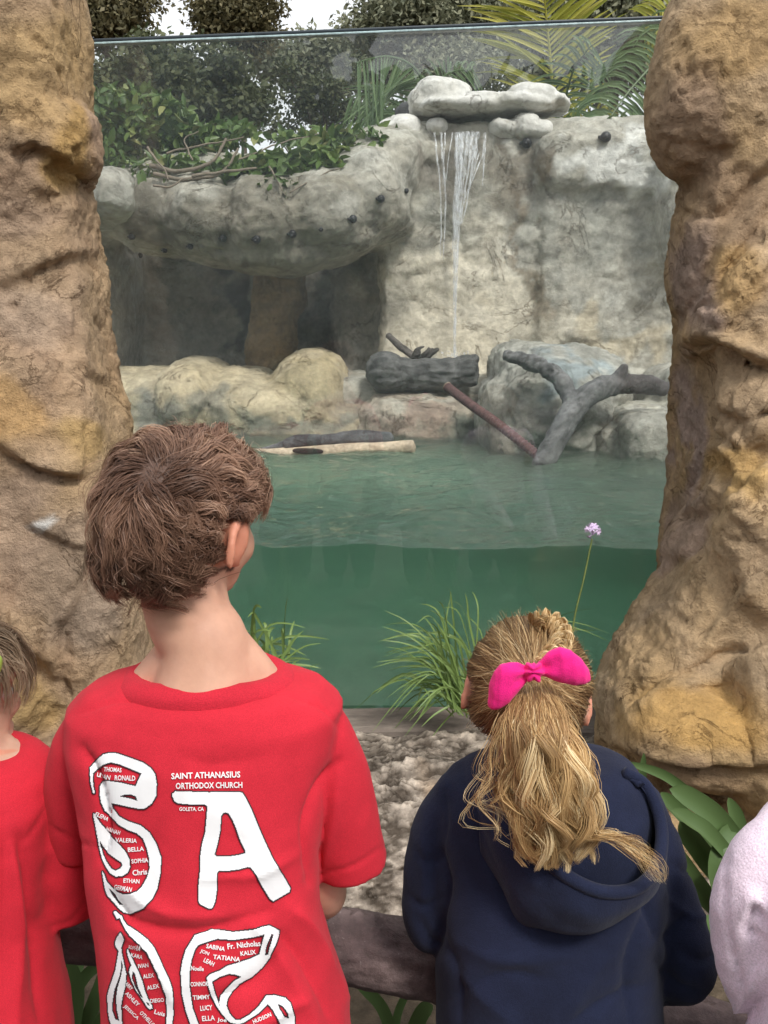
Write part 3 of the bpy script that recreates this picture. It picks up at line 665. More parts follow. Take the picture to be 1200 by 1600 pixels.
L_PALM2 = leaf_mat('leaf_palm_green', [(0, (0.07, 0.12, 0.045)), (.6, (0.11, 0.175, 0.07)), (1, (0.16, 0.23, 0.10))], .4, .3)
L_STRAP = leaf_mat('leaf_strap', [(0, (0.03, 0.065, 0.018)), (.5, (0.07, 0.125, 0.04)), (1, (0.19, 0.27, 0.11))], .4, .15)
L_GRASS = leaf_mat('leaf_grass', [(0, (0.11, 0.19, 0.05)), (.5, (0.20, 0.31, 0.09)), (1, (0.36, 0.45, 0.18))], .4, .3)

tree(262, 158, 12.0, 150, 84, 26000, .085, .055, 190, .15, L_DARK, 'dense dark green tree behind the ivy at upper left', 5, .07)
tree(160, 10, 15.0, 88, 62, 9000, .09, .055, 70, .19, L_OLIVE, 'olive brown tree with sky showing through, above the dark tree', 8, .09, .1)
tree(368, 26, 17.0, 74, 50, 10500, .09, .055, 100, .19, L_OLIVE, 'olive tree whose crown slopes down to the white gap of sky', 6, .07)
tree(692, 38, 18.0, 150, 58, 20000, .12, .055, 170, .24, L_GREY, 'feathery grey green tree right of the white gap of sky', 6, .10)
tree(505, 165, 13.0, 118, 74, 5200, .07, .042, 60, .13, L_DARK, 'thin lacy tree with bright sky between its twigs, left of the white capstone', 44, .05, .3, .2)
tree(720, 118, 14.0, 100, 50, 4200, .08, .045, 70, .15, L_GREY, 'sparse grey tree behind the white capstone', 14, .05, .1, .2)
tree(960, 50, 16.0, 190, 100, 24000, .13, .06, 170, .26, L_GREY, 'broad grey green tree behind the palms at upper right', 6, .12)
tree(560, 98, 24.0, 200, 26, 14000, .17, .09, 110, .30, L_GREY, 'far pale tree behind the lacy one', 5, .08)

# palms --------------------------------------------------------------------------------
def ribbon(pts, w, nrm, fold=0.15):
    pts = np.asarray(pts, float); t = np.gradient(pts, axis=0); t /= np.maximum(np.linalg.norm(t, axis=1), 1e-9)[:, None]
    s = np.cross(t, np.asarray(nrm, float)); s /= np.maximum(np.linalg.norm(s, axis=1), 1e-9)[:, None]; up = np.cross(s, t); w = np.asarray(w)[:, None]
    v = np.stack([pts + s * w / 2 + up * w * fold, pts, pts - s * w / 2 + up * w * fold], 1).reshape(-1, 3); n = len(pts); f = []
    for i in range(n - 1):
        a = i * 3; f += [(a, a + 1, a + 4, a + 3), (a + 1, a + 2, a + 5, a + 4)]
    return v, f

def frond(parent, rach, n, lmax, wid, m, up_tilt, droop, rng, sides=(1, -1), label=None, face=(0, -1, .2)):
    rach = catmull(rach, 40); t = np.gradient(rach, axis=0); t /= np.linalg.norm(t, axis=1)[:, None]; face = np.array(face, float)
    sh = [tube(rach, np.linspace(.018, .004, 40), 6)]
    for k in range(n):
        u = (k + .5) / n; i = min(39, int(u * 39)); L = lmax * (0.35 + 0.65 * math.sin(math.pi * (0.12 + 0.80 * u))) * (0.9 + .2 * rng.random())
        for sd in sides:
            sx = np.cross(t[i], face); sx /= np.linalg.norm(sx); d = sx * sd * math.cos(up_tilt) + t[i] * math.sin(up_tilt) + face * .15 * rng.normal() + rng.normal(size=3) * .05
            d /= np.linalg.norm(d); q = np.linspace(0, 1, 6)[:, None]; pts = rach[i] + d * L * q + np.array([0, 0, -1]) * droop * L * q**2 * (0.8 + .5 * rng.random())
            sh.append(ribbon(pts, wid * np.array([.5, 1, 1, .85, .55, .06]), face, .2))
    v, f = join(sh); return put('frond', mesh('frond', v, f), m, parent, label=label)

rng = np.random.default_rng(5)
pl = thing('palm', (*P(862, 240, 9.0)[:2], 0), 'yellow green palm with upright fronds rising behind the waterfall wall', 'palm')
b0 = P(866, 230, 9.0)
frond(pl, [b0, P(862, 120, 9.0), P(853, 20, 8.9), P(846, -70, 8.7)], 48, .80, .030, L_PALM, R(34), .16, rng)
frond(pl, [b0, P(880, 170, 8.8), P(896, 110, 8.6), P(925, 70, 8.4)], 24, .42, .024, L_PALM2, R(15), .5, rng)
frond(pl, [b0, P(900, 205, 8.9), P(925, 185, 8.8), P(950, 185, 8.7)], 18, .38, .020, L_PALM, R(15), .5, rng)
tv, tf = tube([(b0[0], 9.0, -.05), (b0[0], 9.0, 1.2), b0], [.11, .09, .07], 14); put('trunk', smooth(mesh('t', tv, tf)), TRUNK_M, pl)
pr = thing('palm', (*P(1110, 120, 7.9)[:2], 0), 'green palm with a frond hanging down beside the right rock pillar', 'palm'); b1 = P(1120, 60, 7.9)
frond(pr, [b1, P(1085, 50, 7.8), P(1040, 82, 7.7), P(985, 140, 7.6), P(945, 196, 7.5)], 48, .62, .030, L_PALM2, R(-5), .75, rng, (1, -1))
frond(pr, [b1, P(1090, 20, 8.0), P(1050, 10, 8.1), P(1010, 30, 8.2)], 30, .40, .025, L_PALM, R(20), .4, rng)
tv, tf = tube([(b1[0], 7.9, -.05), (b1[0], 7.9, 1.4), b1], [.10, .09, .06], 14); put('trunk', smooth(mesh('t', tv, tf)), TRUNK_M, pr)
pq = thing('palm', (*P(640, 240, 8.6)[:2], 0), 'pale palm with a drooping feathery frond left of the white capstone', 'palm'); b2 = P(655, 210, 8.6)
frond(pq, [b2, P(662, 140, 8.5), P(645, 104, 8.4), P(605, 88, 8.3), P(556, 98, 8.2)], 46, .80, .018, L_PALM2, R(18), .22, rng, (-1,), face=(.15, -1, .1))
frond(pq, [b2, P(672, 150, 8.7), P(700, 115, 8.7), P(738, 108, 8.8)], 26, .40, .016, L_PALM2, R(35), .7, rng)
frond(pq, [b2, P(630, 170, 8.8), P(590, 150, 8.8), P(548, 150, 8.8)], 30, .45, .016, L_PALM2, R(25), .3, rng, (-1,))
tv, tf = tube([(b2[0], 8.6, -.05), (b2[0], 8.6, 1.2), b2], [.09, .08, .05], 14); put('trunk', smooth(mesh('t', tv, tf)), TRUNK_M, pq)

# ivy over the wall top -------------------------------------------------------------------
TWIG = plain('twig', (0.20, 0.165, 0.125), 0.85, 0.3, 30, bs=.4)
ivy = thing('climbing_ivy', (*P(330, 250, 6.4)[:2], 1.9), 'glossy green ivy with bare twigs tumbling over the top of the rock wall', 'ivy')
rng = np.random.default_rng(21); pts = []
for cx, cy, rx, ry, n, y0 in ((175, 205, 55, 62, 620, 6.15), (230, 190, 70, 46, 460, 6.3), (160, 255, 45, 40, 260, 6.0), (285, 222, 60, 30, 240, 6.3), (350, 208, 70, 16, 150, 6.4), (395, 272, 70, 22, 260, 5.9), (470, 255, 75, 26, 420, 5.9), (330, 268, 60, 20, 160, 5.95), (540, 226, 60, 20, 300, 6.1), (598, 214, 28, 14, 90, 6.3),
                              (430, 290, 26, 22, 90, 5.75), (440, 316, 16, 12, 30, 5.7), (255, 262, 45, 18, 110, 5.95), (480, 212, 60, 10, 80, 6.3), (195, 150, 40, 16, 70, 6.3)):
    a = rng.random(n) * 2 * math.pi; r = np.sqrt(rng.random(n))
    for x, y, dd in zip(cx + rx * r * np.cos(a), cy + ry * r * np.sin(a), rng.random(n)): pts.append(P(x, y, y0 + .3 * dd))
pts = np.array(pts); order = np.argsort(pts[:, 1] + .25 * rng.random(len(pts))); front, back = pts[order[:280]], pts[order[280:]]
v, f = leaf_cloud(back, .085, .046, axis=(0, -.3, -.25), rng=rng, fold=.2); put('foliage', mesh('ivy', v, f), L_IVY, ivy, kind='stuff')
protos = []
for k in range(6):
    v, f = leaf_cloud(np.zeros((1, 3)), .095, .055, axis=(0, -.3, -.4), spread=.01, rng=np.random.default_rng(k), fold=.22); protos.append(mesh('leaf', v, f)); protos[-1].materials.append(L_IVY)
for k, p in enumerate(front):
    o = bpy.data.objects.new('leaf', protos[k % 6]); C.objects.link(o); o.parent = ivy; o.location = p - WLOC[ivy.name]; o.rotation_euler = (rng.normal() * .7, rng.normal() * .9, rng.normal() * .9); s = .7 + .6 * rng.random(); o.scale = (s, s, s)
for q, r0 in (([(235, 258, 5.95), (280, 268, 5.9), (330, 252, 5.9), (352, 215, 5.95)], .016), ([(240, 272, 5.9), (300, 280, 5.85), (350, 266, 5.85), (372, 232, 5.9)], .014), ([(300, 275, 5.8), (345, 268, 5.8), (400, 262, 5.85)], .013), ([(240, 290, 5.75), (270, 290, 5.75), (285, 278, 5.8)], .008), ([(260, 240, 6), (320, 225, 6), (380, 215, 6)], .008),
              ([(420, 260, 5.8), (438, 290, 5.7), (448, 305, 5.68)], .006), ([(300, 250, 5.9), (290, 220, 6), (310, 205, 6)], .006), ([(455, 300, 5.7), (500, 275, 5.8), (535, 262, 5.9)], .005), ([(360, 255, 5.9), (440, 225, 6.1), (520, 205, 6.2)], .006), ([(230, 230, 6), (250, 255, 5.9), (262, 280, 5.85)], .008)):
    c = catmull([P(*x) for x in q], 20); c += .012 * np.stack([fbm(c * 9, 2), fbm(c * 9 + 9, 2), fbm(c * 9 + 3, 2)], 1); tv, tf = tube(c, np.linspace(r0, r0 * .5, 20), 7); put('twig', smooth(mesh('twig', tv, tf)), TWIG, ivy)
cr = thing('creeper', (*P(990, 205, 6.6)[:2], 2.5), 'small leafy creeper along the top edge of the wall at right', 'creeper')
cp = np.array([P(935 + 115 * rng.random(), 203 - 12 * rng.random(), 6.45 + .3 * rng.random()) for k in range(170)] + [P(1020 + 25 * rng.random(), 190 + 25 * rng.random(), 6.4) for k in range(60)] + [P(875 + 25 * rng.random(), 203 - 12 * rng.random(), 6.6) for k in range(40)])
v, f = leaf_cloud(cp, .075, .04, rng=rng); put('foliage', mesh('creeper', v, f), L_IVY, cr)

# ================================================================== DEAD WOOD AND FITTINGS IN THE ENCLOSURE
def wood_mat(name): return rock_mat(name, .8, 50, .35, .7, .01, .3, (.5, .5, .5))
WOOD = wood_mat('weathered_wood')
def log(parts, vox, amp, c0, c1, axis=(1, 0, 0), stretch=4.0, patches=()):
    me = remesh(parts, vox, 2); ax = np.array(axis, float); ax /= np.linalg.norm(ax)
    def q(v): return v - np.outer(v @ ax, ax) * (1 - 1 / stretch)
    displace(me, lambda v, n: amp * (.8 * ridged(q(v) * 14, 3) - .5 + .8 * fbm(v * 8, 3) + .3 * ridged(q(v) * 40, 2)))
    v = get_v(me); k = np.clip(.5 + .7 * ridged(q(v) * 22, 3) * .4 + .5 * fbm(v * 12, 3), 0, 1)[:, None]
    vcol(me, np.array(c0) * (1 - k) + np.array(c1) * k); return me
def seg(q, r, n=30, sides=14): return tube(catmull([P(*x) for x in q], n), np.interp(np.linspace(0, 1, n), np.linspace(0, 1, len(r)), r), sides)
k5 = pxm(6.0, 590)
me = log([seg([(588, 584, 6.0), (640, 586, 6.0), (700, 584, 5.98), (741, 580, 5.96)], [27 * k5, 25 * k5, 21 * k5, 20 * k5]), E(602, 580, 6.0, 28, 27, .13, 2.4), seg([(700, 574, 6.02), (730, 566, 5.98), (744, 563, 5.95)], [10 * k5, 9 * k5, 7 * k5])], .009, .014, (0.016, 0.016, 0.017), (0.15, 0.15, 0.145), (1, 0, 0))
put('log', me, WOOD, label='thick charred dark log lying on the low ledge under the waterfall', cat='log')
me = log([seg([(606, 524, 6.25), (630, 545, 6.15), (652, 560, 6.1)], [5 * k5, 5.5 * k5, 6 * k5])], .006, .004, (0.05, 0.045, 0.042), (0.17, 0.15, 0.135), (.6, 0, -.6))
put('stick', me, WOOD, label='short brown stick propped behind the thick dark log', cat='stick')
sh = [seg([(640 + 6 * i, 563, 6.1), (648 + 7 * i + 5 * (-1)**i, 553 - (i * 5) % 7, 6.08), (656 + 7 * i, 548 - (i * 7) % 9, 6.1)], [3.5 * k5, 3 * k5, 1.5 * k5], 10, 8) for i in range(5)]
me = log(sh, .006, .004, (0.03, 0.03, 0.028), (0.10, 0.09, 0.08)); put('bark', me, WOOD, label='dark tangle of broken bark on top of the thick dark log', cat='bark')
k5 = pxm(4.95, 640)
me = log([seg([(846, 728, 4.75), (866, 692, 4.8), (888, 652, 4.85), (910, 624, 4.9), (940, 606, 4.92), (975, 600, 4.95), (1010, 600, 4.96), (1042, 610, 4.96)], [13 * k5, 16 * k5, 17 * k5, 17 * k5, 16 * k5, 13 * k5, 12 * k5, 9 * k5], 50),
          seg([(898, 640, 4.88), (880, 600, 4.95), (852, 575, 5.0), (815, 562, 5.0), (788, 554, 5.0)], [14 * k5, 12 * k5, 12 * k5, 11 * k5, 8 * k5], 40), seg([(962, 602, 4.95), (970, 585, 4.93), (976, 571, 4.92)], [12 * k5, 9 * k5, 4 * k5], 12), seg([(790, 556, 5.0), (791, 549, 4.98)], [5 * k5, 2 * k5], 6), seg([(850, 574, 5), (862, 572, 4.95), (865, 580, 4.95)], [5 * k5, 4 * k5, 2 * k5], 8)],
         .0075, .010, (0.035, 0.036, 0.037), (0.23, 0.23, 0.23), (.5, 0, .6), 9.0)
v = get_v(me); px_, py_ = proj(v); k = (sstep(935, 990, px_) * .75)[:, None]; ca = me.color_attributes['Col']; cc = np.empty(len(v) * 4, np.float32); ca.data.foreach_get('color', cc); cc = cc.reshape(-1, 4); cc[:, :3] = cc[:, :3] * (1 - k) + np.array((0.075, 0.06, 0.058)) * k; ca.data.foreach_set('color', cc.ravel())
put('forked_branch', me, WOOD, label='big weathered grey forked branch reaching up out of the pool', cat='branch')
q = catmull([P(698, 604, 5.35), P(735, 632, 5.2), P(780, 664, 5.0), P(848, 718, 4.78)], 400); rr = 7.2 * pxm(5.1, 650) * (1 + .10 * np.sin(np.linspace(0, 300, 400))); tv, tf = tube(q, rr, 12)
RED = plain('wrapped_red_bark', (0.13, 0.07, 0.068), .85, .5, 40, bs=.5); tp = thing('stick', tuple(q[-1]), 'slim reddish wrapped stick slanting into the pool beside the forked branch', 'stick'); put('shaft', smooth(mesh('s', tv, tf)), RED, tp)
tv, tf = tube([q[0] + (q[0] - q[3]) * .35, q[2]], [.027, .030], 12); put('cut_end', smooth(mesh('s', tv, tf)), plain('cut_wood', (.5, .38, .27), .8, .2, 40), tp)
k5 = pxm(5.1, 700)
me = log([seg([(300, 722, 5.2), (400, 713, 5.15), (520, 706, 5.1), (646, 699, 5.05)], [11.5 * k5, 11.5 * k5, 11.5 * k5, 11 * k5], 40)], .008, .003, (0.42, 0.32, 0.215), (0.62, 0.51, 0.38), (1, 0, 0), 10)
plk = thing('floating_log', (*P(520, 706, 5.1)[:2], .70), 'pale stripped log floating at the foot of the ledge', 'log'); put('log', me, WOOD, plk)
sv, sf = sq(P(482, 705, 5.1) + np.array([0, -11.5 * k5 + .004, .006]), (24 * k5, .012, 4.5 * k5), 2.6, (0, R(2), 0)); put('slot', mesh('slot', sv, sf), plain('hollow_shade', (0.03, 0.025, 0.02), .95, .2, 20), plk)  # no hole is cut: a near-black lens carries the slot's shade
me = log([seg([(392, 707, 5.15), (425, 700, 5.15), (448, 695, 5.15)], [2.5 * k5, 4 * k5, 6 * k5], 14), seg([(446, 695, 5.15), (470, 691, 5.15), (510, 690, 5.15), (545, 687, 5.15), (580, 686, 5.15), (611, 686, 5.15)], [7 * k5, 11 * k5, 10 * k5, 11.5 * k5, 12.5 * k5, 9 * k5], 40)], .007, .009, (0.025, 0.026, 0.028), (0.13, 0.135, 0.14), (1, 0, 0))
put('log', me, WOOD, label='long dark rough log lying along the pale floating log', cat='log')

NOZ = plain('black_plastic', (0.018, 0.018, 0.02), .4, .3, 60, bs=.3)
def nozzle(px, py, r, label):
    h, n = cast(wall_bvh, px, py)
    if h is None: h, n = P(px, py, 6.5), np.array([0, -1, 0])
    n = n * .5 + np.array([0, -.8, -.25]); n /= np.linalg.norm(n); o = thing('spray_nozzle', tuple(h), label, 'nozzle', 'black spray nozzles set in the rock wall')
    tv, tf = tube([h - n * r * .8, h + n * r * .3, h + n * r * .9, h + n * r * 1.2], [r * .7, r * .95, r, r * .7], 14); put('body', smooth(mesh('b', tv, tf)), NOZ, o)
    a = np.cross(n, [0, 0, 1]); a /= np.linalg.norm(a); tv, tf = tube([h + n * r * .9, h + n * r * 1.7 + a * r * .3], [r * .42, r * .34], 10); put('spout', smooth(mesh('b', tv, tf)), NOZ, o)
    tv, tf = tube([h + a * r * .6 + n * r * .5, h + a * r * 1.35 + n * r * .7], [r * .35, r * .3], 8); put('valve', smooth(mesh('b', tv, tf)), NOZ, o)
for k, (x, y, r) in enumerate(((207, 368, .026), (218, 398, .026), (258, 390, .022), (298, 384, .024), (349, 371, .028), (402, 373, .030), (457, 364, .031), (502, 358, .016), (550, 342, .031), (594, 310, .030), (634, 298, .020))):
    nozzle(x, y, r * .8, ('black spray nozzle on the brow over the cave, %s in the row from the left') % ('first second third fourth fifth sixth seventh eighth ninth tenth eleventh'.split()[k]))
nozzle(823, 223, .034, 'black spray nozzle just right of the waterfall, under the pale peaked boulder'); nozzle(945, 215, .034, 'black spray nozzle at the middle of the right wall top'); nozzle(1026, 215, .034, 'black spray nozzle half under the creeper by the right pillar'); nozzle(1068, 410, .018, 'small black spray nozzle low on the wall by the right pillar')

# waterfall -------------------------------------------------------------------------------
m, nt, b = mat('falling_water'); b.inputs['Base Color'].default_value = (.86, .89, .92, 1); b.inputs['Roughness'].default_value = .15; b.inputs['Specular IOR Level'].default_value = .6
tr = N(nt, 'ShaderNodeBsdfTransparent'); mx = N(nt, 'ShaderNodeMixShader'); nn_ = noise(nt, coords(nt, (7, 7, 1.6)), 9, 6, .7); rp_ = ramp(nt, nn_, [(.40, (.02,) * 3), (.74, (.80,) * 3)])
nt.links.new(rp_, mx.inputs[0]); nt.links.new(tr.outputs[0], mx.inputs[1]); nt.links.new(b.outputs[0], mx.inputs[2]); nt.links.new(mx.outputs[0], nt.nodes['Material Output'].inputs[0]); FALL = m
wf = thing('waterfall', (*P(715, 560, 6.3)[:2], 1.05), 'thin white waterfall dropping down the rock wall from under the capstone', 'waterfall')
rng = np.random.default_rng(8); s6 = pxm(6.4, 350)
def stream(q, w, label=None, n=1, spread=0):
    sh = []
    for k in range(n):
        o = (k / max(1, n - 1) - .5) * spread if n > 1 else 0
        c = catmull([P(x + o * (1 - i / len(q) * .9) + rng.normal() * .6, y, 6.38 - .05 * min(i, 1)) for i, (x, y) in enumerate(q)], 60)
        c[:, 0] += .006 * fbm(c * np.array([1, 1, 7.]) + k * 7, 2); ww = np.interp(np.linspace(0, 1, 60), np.linspace(0, 1, len(w)), w) * s6 * (1 + .5 * fbm(c * 16 + k * 3, 2)); sh.append(tube(c, np.maximum(ww, .0012) * .6, 7))
    v, f = join(sh); put('stream', smooth(mesh('st', v, f)), FALL, wf, label=label)
stream([(684, 207), (688, 250), (692, 300), (692, 360), (690, 405)], [3.2, 3.0, 2.4, 1.6, .8], n=2, spread=10)
stream([(700, 207), (698, 240), (693, 290)], [2.0, 1.4, .7], n=2, spread=12)
stream([(716, 207), (716, 260), (714, 330), (712, 420), (711, 500), (710, 562)], [4.5, 4.2, 3.8, 2.6, 2.0, 1.6], n=4, spread=10)
stream([(735, 207), (731, 250), (724, 300), (718, 350)], [6, 5, 3, 1.2], n=4, spread=26)
stream([(752, 240), (740, 270), (728, 310)], [1.8, 1.8, 1.2], n=2, spread=8)
stream([(757, 207), (756, 245), (754, 290)], [2.2, 1.8, .8], n=2, spread=4)

rng = np.random.default_rng(18); sp = []
for k in range(60):
    a = rng.random() * 6.28; r = .10 * rng.random()**.7; c = P(710, 560, 6.32) + np.array([math.cos(a) * r, math.sin(a) * r * .5, .05 * rng.random()]); sp.append(sq(c, np.array([.004, .004, .006]) * (.5 + rng.random()), 2, res=(8, 6)))
v, f = join(sp); put('splash', smooth(mesh('sp', v, f)), FALL, wf, kind='stuff')
# plants on our side of the glass -----------------------------------------------------------
def blade_tuft(cx, cy, Y, tips, label, n, wid, m, seed, lab_cat='grass plant'):
    rng = np.random.default_rng(seed); base = P(cx, cy, Y); t = thing('grass_tuft', tuple(base), label, lab_cat)
    for k in range(n):
        tx, ty = tips[k % len(tips)]; tip = P(tx + rng.normal() * 22, ty + rng.normal() * 22, Y + rng.normal() * .10); b = base + rng.normal(size=3) * np.array([.05, .035, .012])
        L = np.linalg.norm(tip - b); mid = (b + tip) / 2 + np.array([0, 0, .30 * L * (.5 + .8 * rng.random())]) + rng.normal(size=3) * .012
        c = catmull([b, (b + mid) / 2 + np.array([0, 0, .05 * L]), mid, (mid + tip) / 2 + np.array([0, 0, .04 * L]), tip], 12); w = wid * (.7 + .5 * rng.random()) * np.array([.7, .9, 1, 1, 1, 1, .95, .9, .8, .6, .4, .08])
        v, f = ribbon(c, w, rng.normal(size=3) * .4 + np.array([0, -.7, .7]), .18); put('blade', smooth(mesh('blade', v, f)), m, t)
    return t
blade_tuft(735, 1105, 2.62, [(612, 1000), (625, 1035), (608, 1070), (630, 1100), (612, 1128), (650, 975), (672, 955), (690, 935), (632, 1015), (622, 992), (655, 990), (640, 1120), (620, 1090), (665, 1010), (950, 968), (615, 1050), (640, 1030), (725, 935), (636, 1075), (645, 1140), (605, 1020), (660, 1060)], 'bright green grassy tuft behind the head of the girl in the navy hoodie', 95, .0062, L_GRASS, 3)
blade_tuft(395, 1085, 2.6, [(445, 985), (470, 1015), (485, 1052), (440, 1000), (420, 975), (455, 1040), (400, 980), (390, 1000), (350, 985), (470, 1060)], 'grassy tuft showing beside the neck of the boy in the red shirt', 42, .0095, L_GRASS, 4)
blade_tuft(238, 1062, 2.6, [(240, 960), (248, 985), (232, 990), (170, 1030), (255, 1000), (215, 1010)], 'small grassy tuft between the left rock pillar and the boy', 16, .0085, L_GRASS, 5)
fl = thing('flower', tuple(P(893, 985, 2.55)), 'single lilac flower on a long thin stem in front of the glass', 'flower')
c = catmull([P(885, 1080, 2.55), P(896, 975, 2.55), P(912, 905, 2.54), P(925, 842, 2.53)], 24); tv, tf = tube(c, np.linspace(.0032, .0024, 24), 7); put('stem', smooth(mesh('s', tv, tf)), plain('stem', (.22, .28, .09), .5, .2, 30, bs=0), fl)
PET = plain('petal', (.66, .52, .74), .6, .2, 60, bs=0); rng = np.random.default_rng(9); hc = P(926, 829, 2.53)
for k in range(9):
    d = rng.normal(size=3); d[1] -= .8; d[2] += .4; d /= np.linalg.norm(d); e = hc + d * .018; sh = [tube([hc - np.array([0, 0, .012]), e], [.0012, .0022], 5)]
    a = np.cross(d, [0, .3, 1]); a /= np.linalg.norm(a); b_ = np.cross(d, a)
    for j in range(6):
        an = j * math.pi / 3; u = a * math.cos(an) + b_ * math.sin(an); sh.append(ribbon([e, e + u * .005 + d * .003, e + u * .009 + d * .004, e + u * .0125 + d * .003], [.002, .0050, .004, .0006], d, .1))
    v, f = join(sh); put('floret', mesh('fl', v, f), PET, fl)

st = thing('strap_leaf_plant', tuple(P(1130, 1400, 1.78)), 'plant with broad dark green strap leaves between the navy hoodie and the pink fleece', 'plant')
for q, w, col_n in (([(1122, 1420, 1.80), (1015, 1260, 1.86), (1006, 1176, 1.86)], 15, (0, -1, .2)), ([(1160, 1330, 1.82), (1100, 1262, 1.84), (1040, 1212, 1.82), (975, 1190, 1.76)], 17, (-.3, -.8, .8)), ([(1175, 1345, 1.78), (1120, 1278, 1.76), (1075, 1245, 1.74), (1046, 1233, 1.72)], 34, (-.2, -.9, .6)), ([(1165, 1370, 1.76), (1110, 1305, 1.72), (1075, 1280, 1.70), (1049, 1266, 1.68)], 25, (-.2, -.9, .7)),
                      ([(1120, 1330, 1.84), (1065, 1272, 1.83), (1032, 1238, 1.82)], 26, (0, -1, .3)), ([(1150, 1390, 1.86), (1155, 1300, 1.86), (1138, 1246, 1.86)], 26, (.2, -1, .1)), ([(1140, 1440, 1.76), (1120, 1370, 1.72), (1128, 1320, 1.74), (1150, 1290, 1.78)], 42, (.3, -1, .2)), ([(1150, 1400, 1.80), (1098, 1330, 1.76), (1062, 1283, 1.74)], 36, (-.2, -1, .3)), ([(1150, 1450, 1.8), (1095, 1390, 1.74), (1062, 1345, 1.72), (1040, 1310, 1.72)], 34, (-.2, -1, .3)), ([(1180, 1420, 1.8), (1110, 1450, 1.7), (1075, 1430, 1.66)], 34, (0, -.6, .8))):
    c = catmull([P(*x) for x in q], 18); s = pxm(1.75, 1300); w = w * s * np.interp(np.linspace(0, 1, 18), [0, .4, .75, .92, 1], [.75, 1, .9, .5, .03]); v, f = ribbon(c, w, np.array(col_n) + rng.normal(size=3) * .25, .26); put('leaf', smooth(mesh('leaf', v, f)), L_STRAP, st)
s2 = thing('strap_leaf_plant', tuple(P(120, 1640, 1.62)), 'strap leaf plant in the shade under the log rail, between the two red shirts', 'plant')
for q, w in (([(110, 1640, 1.6), (120, 1540, 1.62), (90, 1480, 1.62)], 26), ([(120, 1640, 1.62), (150, 1560, 1.62), (185, 1470, 1.66)], 24), ([(130, 1660, 1.58), (165, 1590, 1.58), (215, 1540, 1.6)], 26), ([(105, 1650, 1.62), (105, 1570, 1.66), (130, 1500, 1.7)], 22), ([(100, 1650, 1.6), (70, 1560, 1.6), (60, 1500, 1.62)], 24), ([(150, 1650, 1.55), (190, 1610, 1.55), (240, 1590, 1.56)], 22), ([(95, 1600, 1.66), (130, 1530, 1.66), (165, 1500, 1.64)], 20)):
    c = catmull([P(*x) for x in q], 16); s = pxm(1.6, 1550); w = w * s * np.interp(np.linspace(0, 1, 16), [0, .4, .75, .92, 1], [.75, 1, .9, .5, .03]); v, f = ribbon(c, w, (0, -1, .4), .12); put('leaf', smooth(mesh('leaf', v, f)), L_STRAP, s2)
s3 = thing('strap_leaf_plant', tuple(P(620, 1650, 1.62)), 'few green leaf tips poking out under the middle of the log rail', 'plant')
for q, w in (([(630, 1690, 1.62), (600, 1580, 1.62), (555, 1535, 1.6)], 20), ([(620, 1690, 1.62), (655, 1590, 1.6), (676, 1570, 1.58)], 26), ([(610, 1690, 1.64), (620, 1590, 1.66), (640, 1545, 1.66)], 14)):
    c = catmull([P(*x) for x in q], 16); s = pxm(1.6, 1550); w = w * s * np.interp(np.linspace(0, 1, 16), [0, .4, .75, .92, 1], [.75, 1, .9, .5, .03]); v, f = ribbon(c, w, (0, -1, .6), .12); put('leaf', smooth(mesh('leaf', v, f)), L_STRAP, s3)

# unseen trees added behind the viewers to darken what the pane mirrors
for k, (x, y, hgt) in enumerate(((-6.2, -7.0, 7.4), (-3.0, -8.0, 7.0), (1.2, -7.4, 4.4), (5.2, -7.6, 4.6))):
    rng = np.random.default_rng(70 + k); t = thing('tree', (x, y, 0), ('broad', 'tall', 'rounded', 'wide')[k] + ' leafy tree behind the viewers, added to darken the reflection in the glass', 'tree')
    pts, cc = crown_points(4200, (x, y, hgt * .5), (3.0, 1.3, hgt * .50), 150, .45, rng); v, f = leaf_cloud(pts, .52, .36, rng=rng, simple=True); put('crown', mesh('crown', v, f), L_DARK, t)
    tv, tf = tube([(x, y, -.05), (x + .1, y, hgt * .3), (x, y, hgt * .8)], [.17, .13, .05], 12); put('trunk', smooth(mesh('t', tv, tf)), TRUNK_M, t)

rng = np.random.default_rng(91); hg = thing('hedge', (0, -6.3, 0), 'long hedge added behind the viewers to cover bright gaps in the reflection', 'hedge')  # added out of view to block bright gaps below the mirrored crowns
pts = np.column_stack([rng.uniform(-9, 9, 5000), rng.normal(-6.3, .28, 5000), 2.5 * rng.random(5000)**.8]); v, f = leaf_cloud(pts, .42, .30, rng=rng, simple=True); put('foliage', mesh('hedge', v, f), L_DARK, hg)

# ================================================================== PEOPLE
def unit(v): v = np.asarray(v, float); return v / np.linalg.norm(v)
def rail_top(x):
    i = int(np.argmin(np.abs(rp[:, 0] - x))); return rp[i] + np.array([0, -.005, .060])

def head_frame(yaw, pitch=0.0, roll=0.0):
    """Columns: right, forward, up (yaw to the viewer's right, pitch down, roll to the left)."""
    M = Matrix.Rotation(-R(yaw), 3, 'Z') @ Matrix.Rotation(-R(pitch), 3, 'X') @ Matrix.Rotation(R(roll), 3, 'Y'); return np.array(M)

